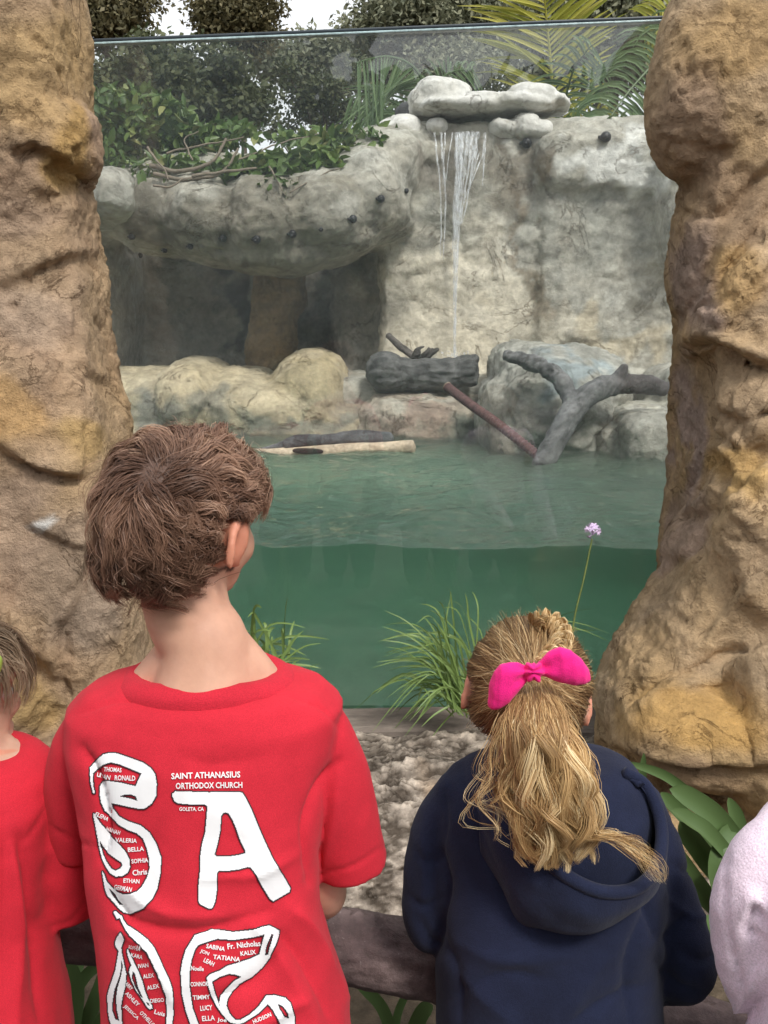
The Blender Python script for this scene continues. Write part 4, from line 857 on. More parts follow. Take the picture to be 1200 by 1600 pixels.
def hand(wrist, d, side, s=1.0, curl=1.0):
    """Palm, four unequal bent fingers and a thumb leaving the side of the palm."""
    d = unit(d); up = np.array([0, 0, 1.0]); lat = unit(np.cross(d, up)); up = np.cross(lat, d); sh = []
    pc = wrist + d * .036 * s; M = np.stack([lat, d, up], 1); sd, sf = sphere_dirs(20, 14); r = (np.abs(sd)**3).sum(1)**(-1 / 3)
    sh.append(((sd * r[:, None] * np.array([.030, .040, .0135]) * s) @ M.T + pc, sf))
    for k, (o, L) in enumerate(((-.0255, .050), (-.0085, .058), (.0085, .055), (.0250, .044))):
        if side < 0: o = -o
        b = pc + lat * o * s + d * .026 * s; p1 = b + (d * .95 + lat * o * 6) * L * .45 * s + up * .004 * s
        p2 = p1 + (d * .80 - up * .55 * curl) * L * .36 * s; p3 = p2 + (d * .35 - up * .9 * curl) * L * .28 * s
        sh.append(tube([b, p1, p2, p3], np.array([.0078, .0074, .0068, .0056]) * s, 10))
    o = -side; b = pc + lat * o * .020 * s - d * .018 * s; p1 = b + (lat * o * .75 + d * .55) * .026 * s; p2 = p1 + (lat * o * .25 + d * .9 - up * .35) * .024 * s
    sh.append(tube([b, p1, p2], np.array([.0105, .0092, .0068]) * s, 10)); return sh

def body_parts(Hc, M, hs, neck, torso, arms, legs, ear_out=1.0):
    """One connected figure. Hc head centre, M head frame, hs head scale; torso: loft rings; arms: (shoulder, elbow, wrist, side)."""
    L = lambda r, f, u: np.array(Hc) + M @ (np.array([r, f, u]) * hs)
    def ell(c, rad, n=2.1, extra=None):
        d, f = _SD; q = d * ((np.abs(d)**n).sum(1)**(-1 / n))[:, None] * np.array(rad) * hs
        if extra is not None: q = q @ np.array(extra.to_matrix()).T
        return q @ M.T + L(*c), f
    sh = [ell((0, -.008, .012), (.073, .090, .084), 2.15), ell((0, .022, -.030), (.061, .066, .066)), ell((0, .036, -.066), (.045, .046, .038)), ell((0, .068, -.088), (.021, .018, .016)),
          ell((.030, .056, -.036), (.024, .026, .028)), ell((-.030, .056, -.036), (.024, .026, .028)), ell((0, .078, .030), (.048, .014, .024)),
          tube([L(0, .086, .004), L(0, .096, -.018), L(0, .099, -.032)], np.array([.007, .0085, .0105]) * hs, 10), ell((.009, .092, -.034), (.007, .008, .006)), ell((-.009, .092, -.034), (.007, .008, .006)),
          ell((0, .086, -.056), (.021, .010, .0055)), ell((0, .084, -.066), (.018, .010, .006))]
    for s in (1, -1):
        e = Euler((R(-8), R(s * 4), R(-s * 24 * ear_out)))
        sh.append(ell((s * .078, -.004, -.016), (.0085, .019, .030), 2.2, e))
        a = np.linspace(R(-70), R(200), 22); ring = np.array([[s * .079 + s * .004, -.006 - .017 * math.cos(t + .5), -.014 + .029 * math.sin(t)] for t in a])
        ring[:, 0] += s * .010 * ear_out * (-(ring[:, 1]) / .02) * .5; sh.append(tube(np.array([L(*q) for q in ring]), .0062 * hs, 10))
        sh.append(ell((s * .076, .004, -.041), (.007, .009, .009)))
    sh.append(tube(catmull([L(0, -.012, -.035), (L(0, -.016, -.08) + neck) / 2, neck, neck + np.array([0, -.012, -.06])], 16), np.interp(np.linspace(0, 1, 16), [0, .4, .75, 1], [.052, .050, .054, .066]) * hs, 28))
    sh.append(loft(torso, 40))
    for a in arms:
        S, El, W, side = a[:4]; k = a[4] if len(a) > 4 else 1.0
        sh.append(tube(catmull([S, (S + El) / 2, El, (El + W) / 2 + np.array([0, 0, .004]), W], 30), np.interp(np.linspace(0, 1, 30), [0, .25, .48, .62, 1], np.array([.030, .031, .029, .030, .021]) * k), 18)); sh += hand(W, W - El, side, .92 * k)
    for Hp, K, A in legs:
        sh.append(tube(catmull([Hp, (Hp + K) / 2, K, (K + A) / 2 + np.array([0, -.012, .02]), A], 26), np.interp(np.linspace(0, 1, 26), [0, .48, .62, 1], [.072, .048, .047, .030]), 18))
        v, f = sq(A + np.array([0, .045, -.035]), (.032, .082, .026), 2.6); sh.append((v, f))
    return sh, L

SKINM, nt, b = mat('skin'); at = N(nt, 'ShaderNodeVertexColor', layer_name='Col'); vv_ = coords(nt); n1 = noise(nt, vv_, 26, 5, .6); n2 = noise(nt, vv_, 420, 3, .6)
c = mixc(nt, 1.0, at.outputs[0], ramp(nt, n1, [(.3, (.90, .86, .85)), (.7, (1.08, 1.08, 1.08))]), 'MULTIPLY'); nt.links.new(c, b.inputs['Base Color'])
b.inputs['Roughness'].default_value = .52; b.inputs['Specular IOR Level'].default_value = .35; b.inputs['Subsurface Weight'].default_value = .12; b.inputs['Subsurface Radius'].default_value = (.012, .004, .002); b.inputs['Subsurface Scale'].default_value = .6
bump(nt, b, n2, .12, .001)

def cloth(name, col, weave=900, var=.10, rough=.85, sheen=.25, bs=.25, bd=.0012, fuzz=None):
    m, nt, b = mat(name); v = coords(nt); n1 = noise(nt, v, 14, 5, .6); n2 = noise(nt, v, weave, 2, .5); n3 = noise(nt, v, 160, 3, .6)
    c = ramp(nt, n1, [(.3, tuple(x * (1 - var) for x in col)), (.7, tuple(x * (1 + var) for x in col))])
    c = mixc(nt, 1.0, c, ramp(nt, n2, [(.35, (.86,) * 3), (.65, (1.12,) * 3)]), 'MULTIPLY')
    nt.links.new(c, b.inputs['Base Color']); b.inputs['Roughness'].default_value = rough; b.inputs['Specular IOR Level'].default_value = .2; b.inputs['Sheen Weight'].default_value = sheen; b.inputs['Sheen Roughness'].default_value = .5
    mx = N(nt, 'ShaderNodeMath', operation='ADD'); nt.links.new(n2, mx.inputs[0]); nt.links.new(n3, mx.inputs[1]); bump(nt, b, mx.outputs[0], bs, bd); return m

def ring_(py, l, r, Y, hd, n=2.3, dz=0.0):
    s = pxm(Y, py); return (P((l + r) / 2, py, Y) + np.array([0, 0, dz]), np.array([(r - l) / 2 * s, 0, 0]), np.array([0, hd, 0]), n)

def inset(rings, k, d):
    return [(c, np.array(a) * k, np.array(b) * d, n) for c, a, b, n in rings]

def folds(lst, back_only=True, flip=None):
    """Cloth folds: ridges (+) and creases (-) along polylines given as photograph points."""
    def fn(v, n):
        px, py = proj(v); o = np.zeros(len(v)); f_ok = (n[:, 1] < .25) if back_only else 1.0
        for pts, w, a in lst:
            d = np.full(len(v), 1e9); pp = catmull(pts, 24); tt = np.zeros(len(v))
            for i in range(len(pp) - 1):
                A, B = pp[i], pp[i + 1]; ab = B - A; t = np.clip(((px - A[0]) * ab[0] + (py - A[1]) * ab[1]) / (ab @ ab + 1e-9), 0, 1)
                q = np.hypot(px - A[0] - t * ab[0], py - A[1] - t * ab[1]); near = q < d; d = np.where(near, q, d); tt = np.where(near, (i + t) / (len(pp) - 1), tt)
            o += a * np.exp(-(d / w)**1.25) * np.sin(np.pi * np.clip(tt, .06, .94))**.5
        return o * f_ok
    return fn

def opened(path, rads, wall=.004, sides=40, depth=.05):
    """A sleeve: outside, then a hem edge, then back up inside so that its end is open."""
    p = np.asarray(path, float); t = unit(p[-1] - p[-2]); n = len(p)
    P2 = list(p) + [p[-1] + t * .001, p[-1] - t * .002, p[-1] - t * depth]; R2 = list(rads) + [rads[-1] - .002, rads[-1] - wall - .004, rads[-1] - wall - .010]
    return tube(np.array(P2), np.array(R2), sides)

# strands -----------------------------------------------------------------------------------
def strand_mesh(name, paths, rad, taper=.25, tone=None, mid=None, jit=.45):
    """Fine flat strands; each lies across the direction in which the head of hair faces, with some scatter."""
    S, K, _ = paths.shape; r0 = np.random.default_rng(8); tone = r0.random(S) if tone is None else tone; t = np.gradient(paths, axis=1); t /= np.maximum(np.linalg.norm(t, axis=2, keepdims=True), 1e-9)
    mid = paths.mean((0, 1)) if mid is None else np.asarray(mid); o = paths - mid; o /= np.linalg.norm(o, axis=2, keepdims=True); o = o + jit * r0.normal(size=(S, 1, 3)); b = np.cross(t, o); b /= np.maximum(np.linalg.norm(b, axis=2, keepdims=True), 1e-9)
    r = np.asarray(rad).reshape(-1, 1, 1) * np.interp(np.linspace(0, 1, K), [0, .15, .7, 1], [.8, 1, .9, taper])[None, :, None]
    v = np.stack([paths - b * r, paths + b * r], 2).reshape(-1, 3); base = (np.arange(S) * K * 2)[:, None] + (np.arange(K - 1) * 2)[None, :]
    f = np.stack([base, base + 1, base + 3, base + 2], -1).reshape(-1, 4)
    me = smooth(mesh(name, v, f)); a = me.attributes.new('Tone', 'FLOAT', 'POINT'); a.data.foreach_set('value', np.clip(np.repeat(np.asarray(tone), K * 2) + np.tile(np.repeat(np.linspace(-.12, .22, K), 2), S), 0, 1).astype(np.float32)); return me

def hair_mat(name, stops, rough=.38):
    m, nt, b = mat(name); g = N(nt, 'ShaderNodeAttribute', attribute_name='Tone'); c = ramp(nt, g.outputs['Fac'], stops); v = coords(nt); n = noise(nt, v, 16, 3, .6)
    c = mixc(nt, 1.0, c, ramp(nt, n, [(.3, (.80,) * 3), (.7, (1.18,) * 3)]), 'MULTIPLY'); nt.links.new(c, b.inputs['Base Color'])
    b.inputs['Roughness'].default_value = rough + .08; b.inputs['Specular IOR Level'].default_value = .32; tr = N(nt, 'ShaderNodeBsdfTranslucent'); nt.links.new(c, tr.inputs[0]); mx = N(nt, 'ShaderNodeMixShader'); mx.inputs[0].default_value = .22; nt.links.new(b.outputs[0], mx.inputs[1]); nt.links.new(tr.outputs[0], mx.inputs[2]); nt.links.new(mx.outputs[0], nt.nodes['Material Output'].inputs[0]); return m

def ell_dirs(p, Hc, M, rad): return ((p - Hc) @ M) / rad

def tousled(Hc, M, rad, whorl, n, rng, L0=.075, thick=.030, guides=520, region=None, wave=.006, K=12, droop=.55, swirl=.5, rough=.22, shorten=None):
    """Short layered hair that leaves a crown whorl, follows the skull and hangs free below it, gathered in locks."""
    def region0(d): return (~((d[:, 1] > .30) & (d[:, 2] < .50))) & (d[:, 2] > -.66) & ~((np.abs(d[:, 0]) > .78) & (d[:, 2] < -.02) & (d[:, 1] > -.30))
    reg = region or region0
    def grow(d0, seed):
        r = np.random.default_rng(seed); m = len(d0); w = unit(whorl); tang = d0 - w * (d0 @ w)[:, None]; tang -= d0 * (tang * d0).sum(1)[:, None]; tang /= np.maximum(np.linalg.norm(tang, axis=1), .08)[:, None]
        tang = tang * math.cos(swirl) + np.cross(d0, tang) * math.sin(swirl); tang += r.normal(size=(m, 3)) * rough
        lay = .35 + .65 * r.random(m) + .35 * (r.random(m) > .93); L = L0 * (.65 + .55 * r.random(m)) * (1 - .30 * sstep(-.2, -.65, d0[:, 2]) * 1.0); ph = r.random(m) * 6.28; fr = 1.2 + 1.3 * r.random(m); am = wave * (.4 + 1.1 * r.random(m)) * (.6 + 1.3 * sstep(.35, -.35, d0[:, 2]))
        p = d0.copy(); out = []; down = np.array([0, 0, -1.0])
        pos = d0 * rad
        if shorten is not None: L = L * shorten(d0)
        dirv = tang.copy()
        for k in range(K):
            u = k / (K - 1); q = pos / rad; qz = np.where(q[:, 2] > -.25, q[:, 2], -.25 + (q[:, 2] + .25) * .42); rr = np.sqrt(q[:, 0]**2 + q[:, 1]**2 + qz**2)
            want = 1.02 + (thick / .085) * lay * np.sin(np.pi * min(1, .10 + u * .70)) ** .8; f = want / rr
            pos = pos * np.stack([f, f, np.where(q[:, 2] > -.25, f, 1)], 1); side = np.cross(dirv, pos / np.linalg.norm(pos, axis=1)[:, None])
            out.append(pos + side * (am * u**.7 * np.sin(fr * 2 * math.pi * u + ph))[:, None])
            nrm = pos / rad**2; nrm /= np.linalg.norm(nrm, axis=1)[:, None]; dirv = dirv + down * droop * (.25 + u) * .5; dirv -= nrm * (dirv * nrm).sum(1)[:, None] * .9; dirv /= np.linalg.norm(dirv, axis=1)[:, None]
            pos = pos + dirv * (L / (K - 1))[:, None]
        return np.stack(out, 1)
    def roots(m, r):
        d = rand_dirs(m * 3, r); d = d[reg(d)]; return d[:m]
    g = roots(guides, rng); G = grow(g, 5); d = roots(n, rng); Q = grow(d, 9); idx = np.empty(len(d), int)
    for i in range(0, len(d), 2000): idx[i:i + 2000] = np.argmax(d[i:i + 2000] @ g.T, axis=1)
    u = np.linspace(0, 1, K)[None, :, None]; k = .94 * np.clip(u * 2.0, 0, 1)**1.1 * (.72 + .28 * rng.random((len(d), 1, 1)))
    off = rng.normal(size=(len(d), 1, 3)) * .0030 * (1.05 - .45 * u); Q = Q * (1 - k) + (G[idx] + (Q[:, :1] - G[idx][:, :1]) * (1 - u) * .6 + off) * k
    lock = np.random.default_rng(3).random(guides)[idx]; return Q @ M.T + Hc, np.clip(.10 + .56 * lock + .16 * rng.random(len(d)) + .20 * d[:, 2], 0, 1)

def eyes(t, L, hs, col):
    for s in (1, -1):
        c = L(s * .031, .071, .004); v, f = sq(c, (.0125 * hs,) * 3); e = put('eye', smooth(mesh('eye', v, f)), EYEW, t); WLOC[e.name] = WLOC[t.name]
        c2 = L(s * .031, .0775, .004); v, f = sq(c2, (.0072 * hs,) * 3); put('iris', smooth(mesh('iris', v, f)), col, e)
EYEW = plain('eye_white', (.75, .72, .69), .2, .05, 30, bs=0); IRIS = plain('iris_brown', (.07, .04, .025), .15, .3, 60, bs=0)

def skin_cols(me, base, Hc, M, rad, hair_col, region, dark=1.0):
    v = get_v(me); d = ell_dirs(v, Hc, M, rad); rr = np.linalg.norm(d, axis=1); dn = d / rr[:, None]; col = np.tile(np.array(base), (len(v), 1))
    lips = np.exp(-(((d[:, 0]) / .26)**2 + ((d[:, 2] + .70) / .10)**2)) * (d[:, 1] > .7); col = col * (1 - .6 * lips[:, None]) + np.array((.45, .14, .12)) * .6 * lips[:, None]
    ears = (np.abs(d[:, 0]) > .98) & (np.abs(d[:, 2] + .2) < .5); col[ears] = col[ears] * np.array([1.05, .78, .72])
    k = (region(dn) & (rr < 1.25) & (rr > .7) & ~ears & ~((np.abs(d[:, 0]) > .93) & (d[:, 2] < .25))).astype(float)[:, None] * .9; col = col * (1 - k) + np.array(hair_col) * k; vcol(me, col); return me

def legs_and_shoes(t, hips, feet, m, shoe_m, w=.085):
    sh = []
    for Hp, A in zip(hips, feet):
        K = (Hp + A) / 2 + np.array([0, .012, 0]); sh.append(tube(catmull([Hp + np.array([0, 0, .05]), (Hp + K) / 2, K, (K + A) / 2, A + np.array([0, 0, .03])], 24), np.linspace(w, w * .68, 24), 24))
    c = (hips[0] + hips[1]) / 2; sh.append(sq(c + np.array([0, 0, .03]), (.115, .085, .10), 2.5)); me = remesh(sh, .008, 3); displace(me, lambda v, n: .004 * fbm(v * 9, 3) + .003 * ridged(v * np.array([9, 9, 16]), 2)); put('trousers', me, m, t)
    for A in feet:
        me = remesh([sq(A + np.array([0, .045, -.030]), (.042, .098, .032), 2.8), sq(A + np.array([0, .0, .0]), (.040, .048, .045), 2.5)], .006, 2); put('shoe', me, shoe_m, t)

DENIM = cloth('denim', (.05, .07, .13), 700); SHOE = plain('shoe_rubber', (.08, .08, .085), .6, .2, 30)
SK1 = (.60, .345, .245); SK2 = (.62, .38, .28)

# ---------------------------------------------------------------- the boy in the red shirt
BY = 1.05
boy = thing('person', (*P(330, 1200, 1.0)[:2], 0), 'boy with tousled brown hair in a red shirt printed with big white letters', 'person')
Hc = P(291, 806, 1.075); M = head_frame(32, 6, 3); RAD = np.array([.075, .092, .087])
neck = P(320, 1010, 1.045)
torso_s = [ring_(1052, 222, 424, 1.055, .064, 2.0), ring_(1058, 190, 456, 1.055, .080, 2.1), ring_(1074, 142, 504, 1.055, .094, 2.2), ring_(1102, 110, 532, 1.055, .106, 2.3), ring_(1150, 112, 522, 1.05, .114, 2.4),
           ring_(1230, 128, 508, 1.04, .118, 2.4), ring_(1330, 142, 494, 1.02, .120, 2.4), ring_(1430, 160, 498, 1.00, .122, 2.4), ring_(1520, 168, 522, .99, .124, 2.4), ring_(1600, 172, 545, .98, .126, 2.4), ring_(1720, 168, 560, .97, .128, 2.4)]
body_t = [ring_(1066, 240, 404, 1.065, .045, 2.0)] + inset(torso_s[1:], .84, .80)
rl, rr_ = rail_top(P(190, 1440, 1.25)[0]), rail_top(P(450, 1460, 1.25)[0])
aL = (P(172, 1150, 1.06), P(120, 1345, 1.10), rl + np.array([0, -.02, .022]), -1); aR = (P(470, 1150, 1.06), P(508, 1392, 1.09), rr_ + np.array([.02, -.02, .022]), 1)
hips = [P(270, 1760, .97), P(455, 1760, .97)]; feet = [np.array([hips[0][0], .93, .065]), np.array([hips[1][0], .93, .065])]
sh, L = body_parts(Hc, M, 1.0, neck, body_t, [aL, aR], [(h, (h + f_) / 2, f_) for h, f_ in zip(hips, feet)], 1.5)
sh += [tube(catmull([P(322, 985, 1.05), P(262, 1046, 1.055), P(222, 1085, 1.06)], 12), np.linspace(.036, .026, 12), 16), tube(catmull([P(322, 985, 1.05), P(386, 1048, 1.055), P(425, 1090, 1.06)], 12), np.linspace(.036, .026, 12), 16)]
bm_ = remesh(sh, .0048, 3); REG = lambda d: (~((d[:, 1] > .30) & (d[:, 2] < .50))) & (d[:, 2] > -.66) & ~((np.abs(d[:, 0]) > .78) & (d[:, 2] < -.02) & (d[:, 1] > -.30))
skin_cols(bm_, SK1, Hc, M, RAD, (.05, .028, .02), REG); put('body', bm_, SKINM, boy, label='skin of the boy, tanned neck and ear'); eyes(boy, L, 1.0, IRIS)

RED_M = cloth('red_jersey', (.55, .022, .040), 1000, .09, .9, .04, .3, .0009)
sl_l = opened(catmull([P(165, 1125, 1.055), P(130, 1190, 1.06), P(118, 1260, 1.07), P(119, 1322, 1.085)], 16), np.interp(np.linspace(0, 1, 16), [0, .4, 1], [.043, .041, .034]))
sl_r = opened(catmull([P(470, 1125, 1.055), P(512, 1190, 1.06), P(534, 1270, 1.065), P(548, 1348, 1.075)], 16), np.interp(np.linspace(0, 1, 16), [0, .4, 1], [.045, .045, .047]))
shirt = remesh([loft(torso_s, 56), sl_l, sl_r], .0046, 4)
FB = folds([([(480, 1376), (476, 1290), (500, 1225), (528, 1190)], 7, -.0075), ([(505, 1360), (520, 1290), (528, 1230)], 12, .004), ([(452, 1420), (480, 1450), (540, 1560)], 12, .006), ([(430, 1450), (470, 1500), (520, 1600)], 10, -.005), ([(380, 1440), (420, 1470), (490, 1600)], 14, .0045),
            ([(160, 1340), (165, 1290), (150, 1210), (130, 1170)], 7, -.007), ([(180, 1400), (210, 1440), (300, 1455), (420, 1425)], 9, -.005), ([(190, 1380), (260, 1425), (350, 1430)], 12, .004), ([(180, 1450), (230, 1480), (270, 1560)], 10, .004), ([(320, 1370), (400, 1365), (470, 1330)], 9, .003), ([(280, 1180), (330, 1195), (420, 1180)], 16, -.002),
            ([(440, 1480), (400, 1530), (330, 1560)], 12, -.004), ([(480, 1560), (440, 1580), (380, 1620)], 12, .004), ([(115, 1120), (180, 1098), (232, 1092)], 3, -.0018), ([(440, 1085), (500, 1108), (530, 1140)], 3, -.0018), ([(530, 1120), (522, 1180), (490, 1240)], 3, -.0016), ([(600, 1322), (555, 1352), (492, 1366)], 3, -.0018), ([(80, 1290), (115, 1312), (158, 1328)], 3, -.0018)])
displace(shirt, lambda v, n: 1.75 * FB(v, n) + .0030 * fbm(v * np.array([7, 7, 5.]), 3) + .0016 * ridged(v * np.array([13, 13, 9.]) + 3, 2))
sh_bvh = bvh_of(shirt); shirt_o = put('shirt', shirt, RED_M, boy)
th = np.linspace(0, 2 * math.pi, 120, endpoint=False); cc0 = P(323, 1050, 1.055); hw = 109 * pxm(1.055, 1050)
def col_ring(k, dz, dn): return np.stack([cc0[0] + (hw * k + dn) * np.cos(th), cc0[1] + (.066 * k + dn) * np.sin(th), cc0[2] + dz - .004 * np.cos(th * 2) + 0 * th], 1)
rg = [col_ring(.86, -.012, 0), col_ring(.93, .004, 0), col_ring(.96, .0062, .001), col_ring(1.10, .0044, .0015), col_ring(1.22, -.0015, .002), col_ring(1.27, -.008, .0025), col_ring(1.31, -.019, .0)]
cvv = np.vstack(rg); cf = [(i * 120 + j, i * 120 + (j + 1) % 120, (i + 1) * 120 + (j + 1) % 120, (i + 1) * 120 + j) for i in range(6) for j in range(120)]
RIB = cloth('red_rib', (.53, .021, .040), 700, .10, .9, .04, .4, .0012); put('collar', smooth(mesh('collar', cvv, cf)), RIB, shirt_o)

# the print on the shirt's back, traced as outlines and laid on the cloth
def zc(pts, ox, oy, s): return np.array(pts, float) / s + np.array([ox, oy])
S_ = lambda p: zc(p, 120, 1160, 5.925); A_ = lambda p: zc(p, 250, 1180, 5.217); D_ = lambda p: zc(p, 150, 1400, 7.06); C_ = lambda p: zc(p, 270, 1420, 5.714)
ADD = [S_([(125, 235), (190, 165), (250, 110), (310, 95), (380, 100), (500, 140), (620, 185), (690, 235), (730, 290), (745, 380), (740, 490), (700, 560), (640, 605), (600, 612), (480, 590), (330, 555), (345, 605), (400, 680), (480, 725), (600, 765), (680, 830), (740, 930), (785, 1060), (780, 1200), (750, 1350), (700, 1450), (620, 1530), (500, 1580), (440, 1575), (390, 1530), (350, 1480), (290, 1410), (268, 1340), (250, 1230), (215, 980), (180, 760), (165, 500), (130, 350)]),
       A_([(105, 310), (130, 290), (400, 300), (640, 295), (670, 305), (695, 340), (740, 430), (800, 580), (860, 720), (920, 850), (1000, 980), (1055, 1080), (1050, 1110), (920, 1185), (895, 1170), (840, 1080), (790, 980), (740, 915), (715, 908), (640, 930), (560, 940), (480, 942), (465, 960), (465, 1080), (450, 1190), (425, 1245), (400, 1248), (330, 1215), (318, 1195), (315, 1080), (330, 930), (330, 830), (345, 720), (372, 620), (382, 500), (388, 415), (370, 400), (260, 398), (150, 388), (120, 370), (105, 330)]),
       D_([(200, 175), (220, 158), (290, 220), (310, 270), (350, 325), (450, 390), (570, 480), (640, 560), (690, 660), (740, 780), (800, 900), (840, 1010), (855, 1150), (858, 1300), (840, 1450), (760, 1620), (600, 1760), (500, 1800), (500, 1730), (620, 1660), (720, 1540), (780, 1412), (790, 1250), (780, 1100), (730, 960), (680, 850), (620, 720), (560, 610), (480, 530), (390, 450), (330, 370), (295, 300), (270, 240), (240, 250)]),
       D_([(280, 400), (240, 450), (220, 510), (230, 550), (262, 600), (245, 700), (225, 820), (170, 980), (140, 1090), (145, 1250), (160, 1350), (180, 1412), (240, 1560), (350, 1700), (500, 1800), (500, 1725), (400, 1640), (330, 1500), (300, 1400), (295, 1320), (290, 1200), (305, 1100), (335, 980), (345, 850), (320, 740), (300, 640), (290, 560), (320, 470), (300, 430)])]
SUB = [S_([(150, 290), (180, 255), (250, 205), (320, 183), (400, 200), (606, 285), (550, 402), (420, 370), (290, 352), (240, 360), (215, 400), (212, 470), (225, 550), (260, 630), (310, 670), (350, 705), (400, 760), (480, 805), (560, 835), (620, 885), (655, 980), (675, 1070), (680, 1160), (655, 1250), (610, 1330), (560, 1380), (500, 1400), (440, 1400), (390, 1380), (330, 1330), (290, 1290), (262, 1215), (200, 1120), (150, 800), (140, 600), (150, 470), (172, 468), (158, 400)]),
       S_([(398, 495), (450, 478), (500, 475), (555, 495), (567, 537), (500, 515)]), S_([(300, 1335), (360, 1390), (400, 1460), (440, 1500), (400, 1495), (340, 1415)]),
       A_([(500, 490), (515, 468), (535, 462), (560, 472), (590, 520), (620, 590), (650, 680), (695, 775), (695, 795), (640, 810), (560, 822), (460, 820), (445, 805), (470, 720), (490, 620), (497, 540)]),
       D_([(290, 700), (310, 760), (290, 870), (250, 1010), (235, 1120), (245, 1250), (270, 1370), (225, 1350), (190, 1250), (195, 1150), (215, 1030), (270, 880), (290, 780)])]
ADD2 = [S_([(165, 650), (185, 680), (220, 740), (270, 800), (340, 880), (400, 940), (460, 1010), (495, 1080), (500, 1150), (480, 1200), (430, 1235), (370, 1240), (320, 1210), (280, 1150), (240, 1070), (215, 980), (180, 760), (165, 690)]),
        D_([(360, 570), (395, 650), (440, 750), (480, 830), (520, 930), (550, 1040), (580, 1120), (625, 1200), (630, 1230), (600, 1240), (570, 1210), (520, 1130), (450, 1030), (400, 920), (375, 830), (388, 770), (400, 760), (365, 660), (352, 600)]),
        C_([(75, 560), (90, 460), (120, 360), (200, 240), (350, 185), (540, 205), (740, 180), (850, 150), (945, 185), (935, 240), (905, 330), (860, 430), (790, 520), (700, 600), (590, 660), (540, 720), (490, 800), (480, 860), (510, 930), (560, 985), (600, 985), (680, 940), (760, 870), (830, 770), (900, 765), (1000, 790), (1045, 840), (1085, 960), (1085, 1029), (1080, 1150), (1000, 1300), (700, 1400), (400, 1350), (250, 1200), (180, 1080), (120, 900), (85, 750)])]
SUB2 = [S_([(215, 900), (250, 960), (310, 1030), (380, 1080), (425, 1110), (430, 1135), (410, 1165), (370, 1185), (330, 1165), (290, 1110), (250, 1040), (225, 960)]), D_([(412, 820), (440, 850), (460, 930), (475, 1000), (530, 1120), (500, 1100), (440, 990), (405, 900)]), D_([(560, 1160), (590, 1170), (600, 1205), (575, 1190)]),
        C_([(230, 320), (330, 285), (400, 265), (540, 275), (700, 250), (818, 225), (770, 400), (700, 435), (600, 470), (480, 505), (420, 545), (330, 580), (305, 610), (325, 680), (350, 780), (400, 870), (470, 960), (520, 1010), (590, 1022), (640, 1005), (760, 930), (845, 845), (890, 900), (950, 1010), (960, 1100), (900, 1200), (650, 1290), (450, 1260), (300, 1130), (230, 1020), (180, 880), (155, 700), (150, 580), (170, 450), (200, 360)]),
        C_([(350, 645), (420, 600), (500, 574), (560, 582), (610, 600), (540, 640), (470, 710), (425, 770), (415, 840), (445, 915), (410, 850), (375, 745)]), C_([(870, 225), (887, 235), (850, 400), (820, 405), (830, 340)]), C_([(930, 845), (980, 870), (1025, 930), (1030, 970), (990, 960), (950, 900)])]
# the thin stroke inside the last letter
ADD3 = [C_([(305, 610), (325, 600), (345, 650), (375, 745), (415, 850), (470, 940), (520, 985), (500, 1000), (440, 930), (390, 860), (345, 770), (318, 680)])]
def inside(px, py, poly):
    r = np.zeros(px.shape, bool); x, y = poly[:, 0], poly[:, 1]; j = len(poly) - 1
    for i in range(len(poly)):
        c = (y[i] > py) != (y[j] > py); r ^= c & (px < (x[j] - x[i]) * (py - y[i]) / (y[j] - y[i] + 1e-12) + x[i]); j = i
    return r
G0 = .92; xs_ = np.arange(132, 470, G0); ys_ = np.arange(1168, 1672, G0); GX, GY = np.meshgrid(xs_ + G0 / 2, ys_ + G0 / 2, indexing='ij'); Wm = np.zeros(GX.shape, bool)
for A, B in ((ADD, SUB), (ADD2, SUB2), (ADD3, [])):
    for p in A: Wm |= inside(GX, GY, p)
    for p in B: Wm &= ~inside(GX, GY, p)
Bk = np.zeros_like(Wm); rr0 = 3
for dx in range(-rr0, rr0 + 1):
    for dy in range(-rr0, rr0 + 1):
        if dx * dx + dy * dy <= 5.2: Bk |= np.roll(np.roll(Wm, dx, 0), dy, 1)
Bk &= ~Wm
def lay(px, py, off):
    """Photograph points dropped on to the shirt's cloth, OFF metres proud of it (nan where they miss)."""
    o = np.full((len(px), 3), np.nan)
    for i, (x, y) in enumerate(zip(px, py)):
        d = ray(x, y); h = sh_bvh.ray_cast(Vector(CAM), d)
        if h[0] is not None and h[1].dot(d) < -.03: o[i] = np.array(h[0]) + np.array(h[1]) * off
    return o
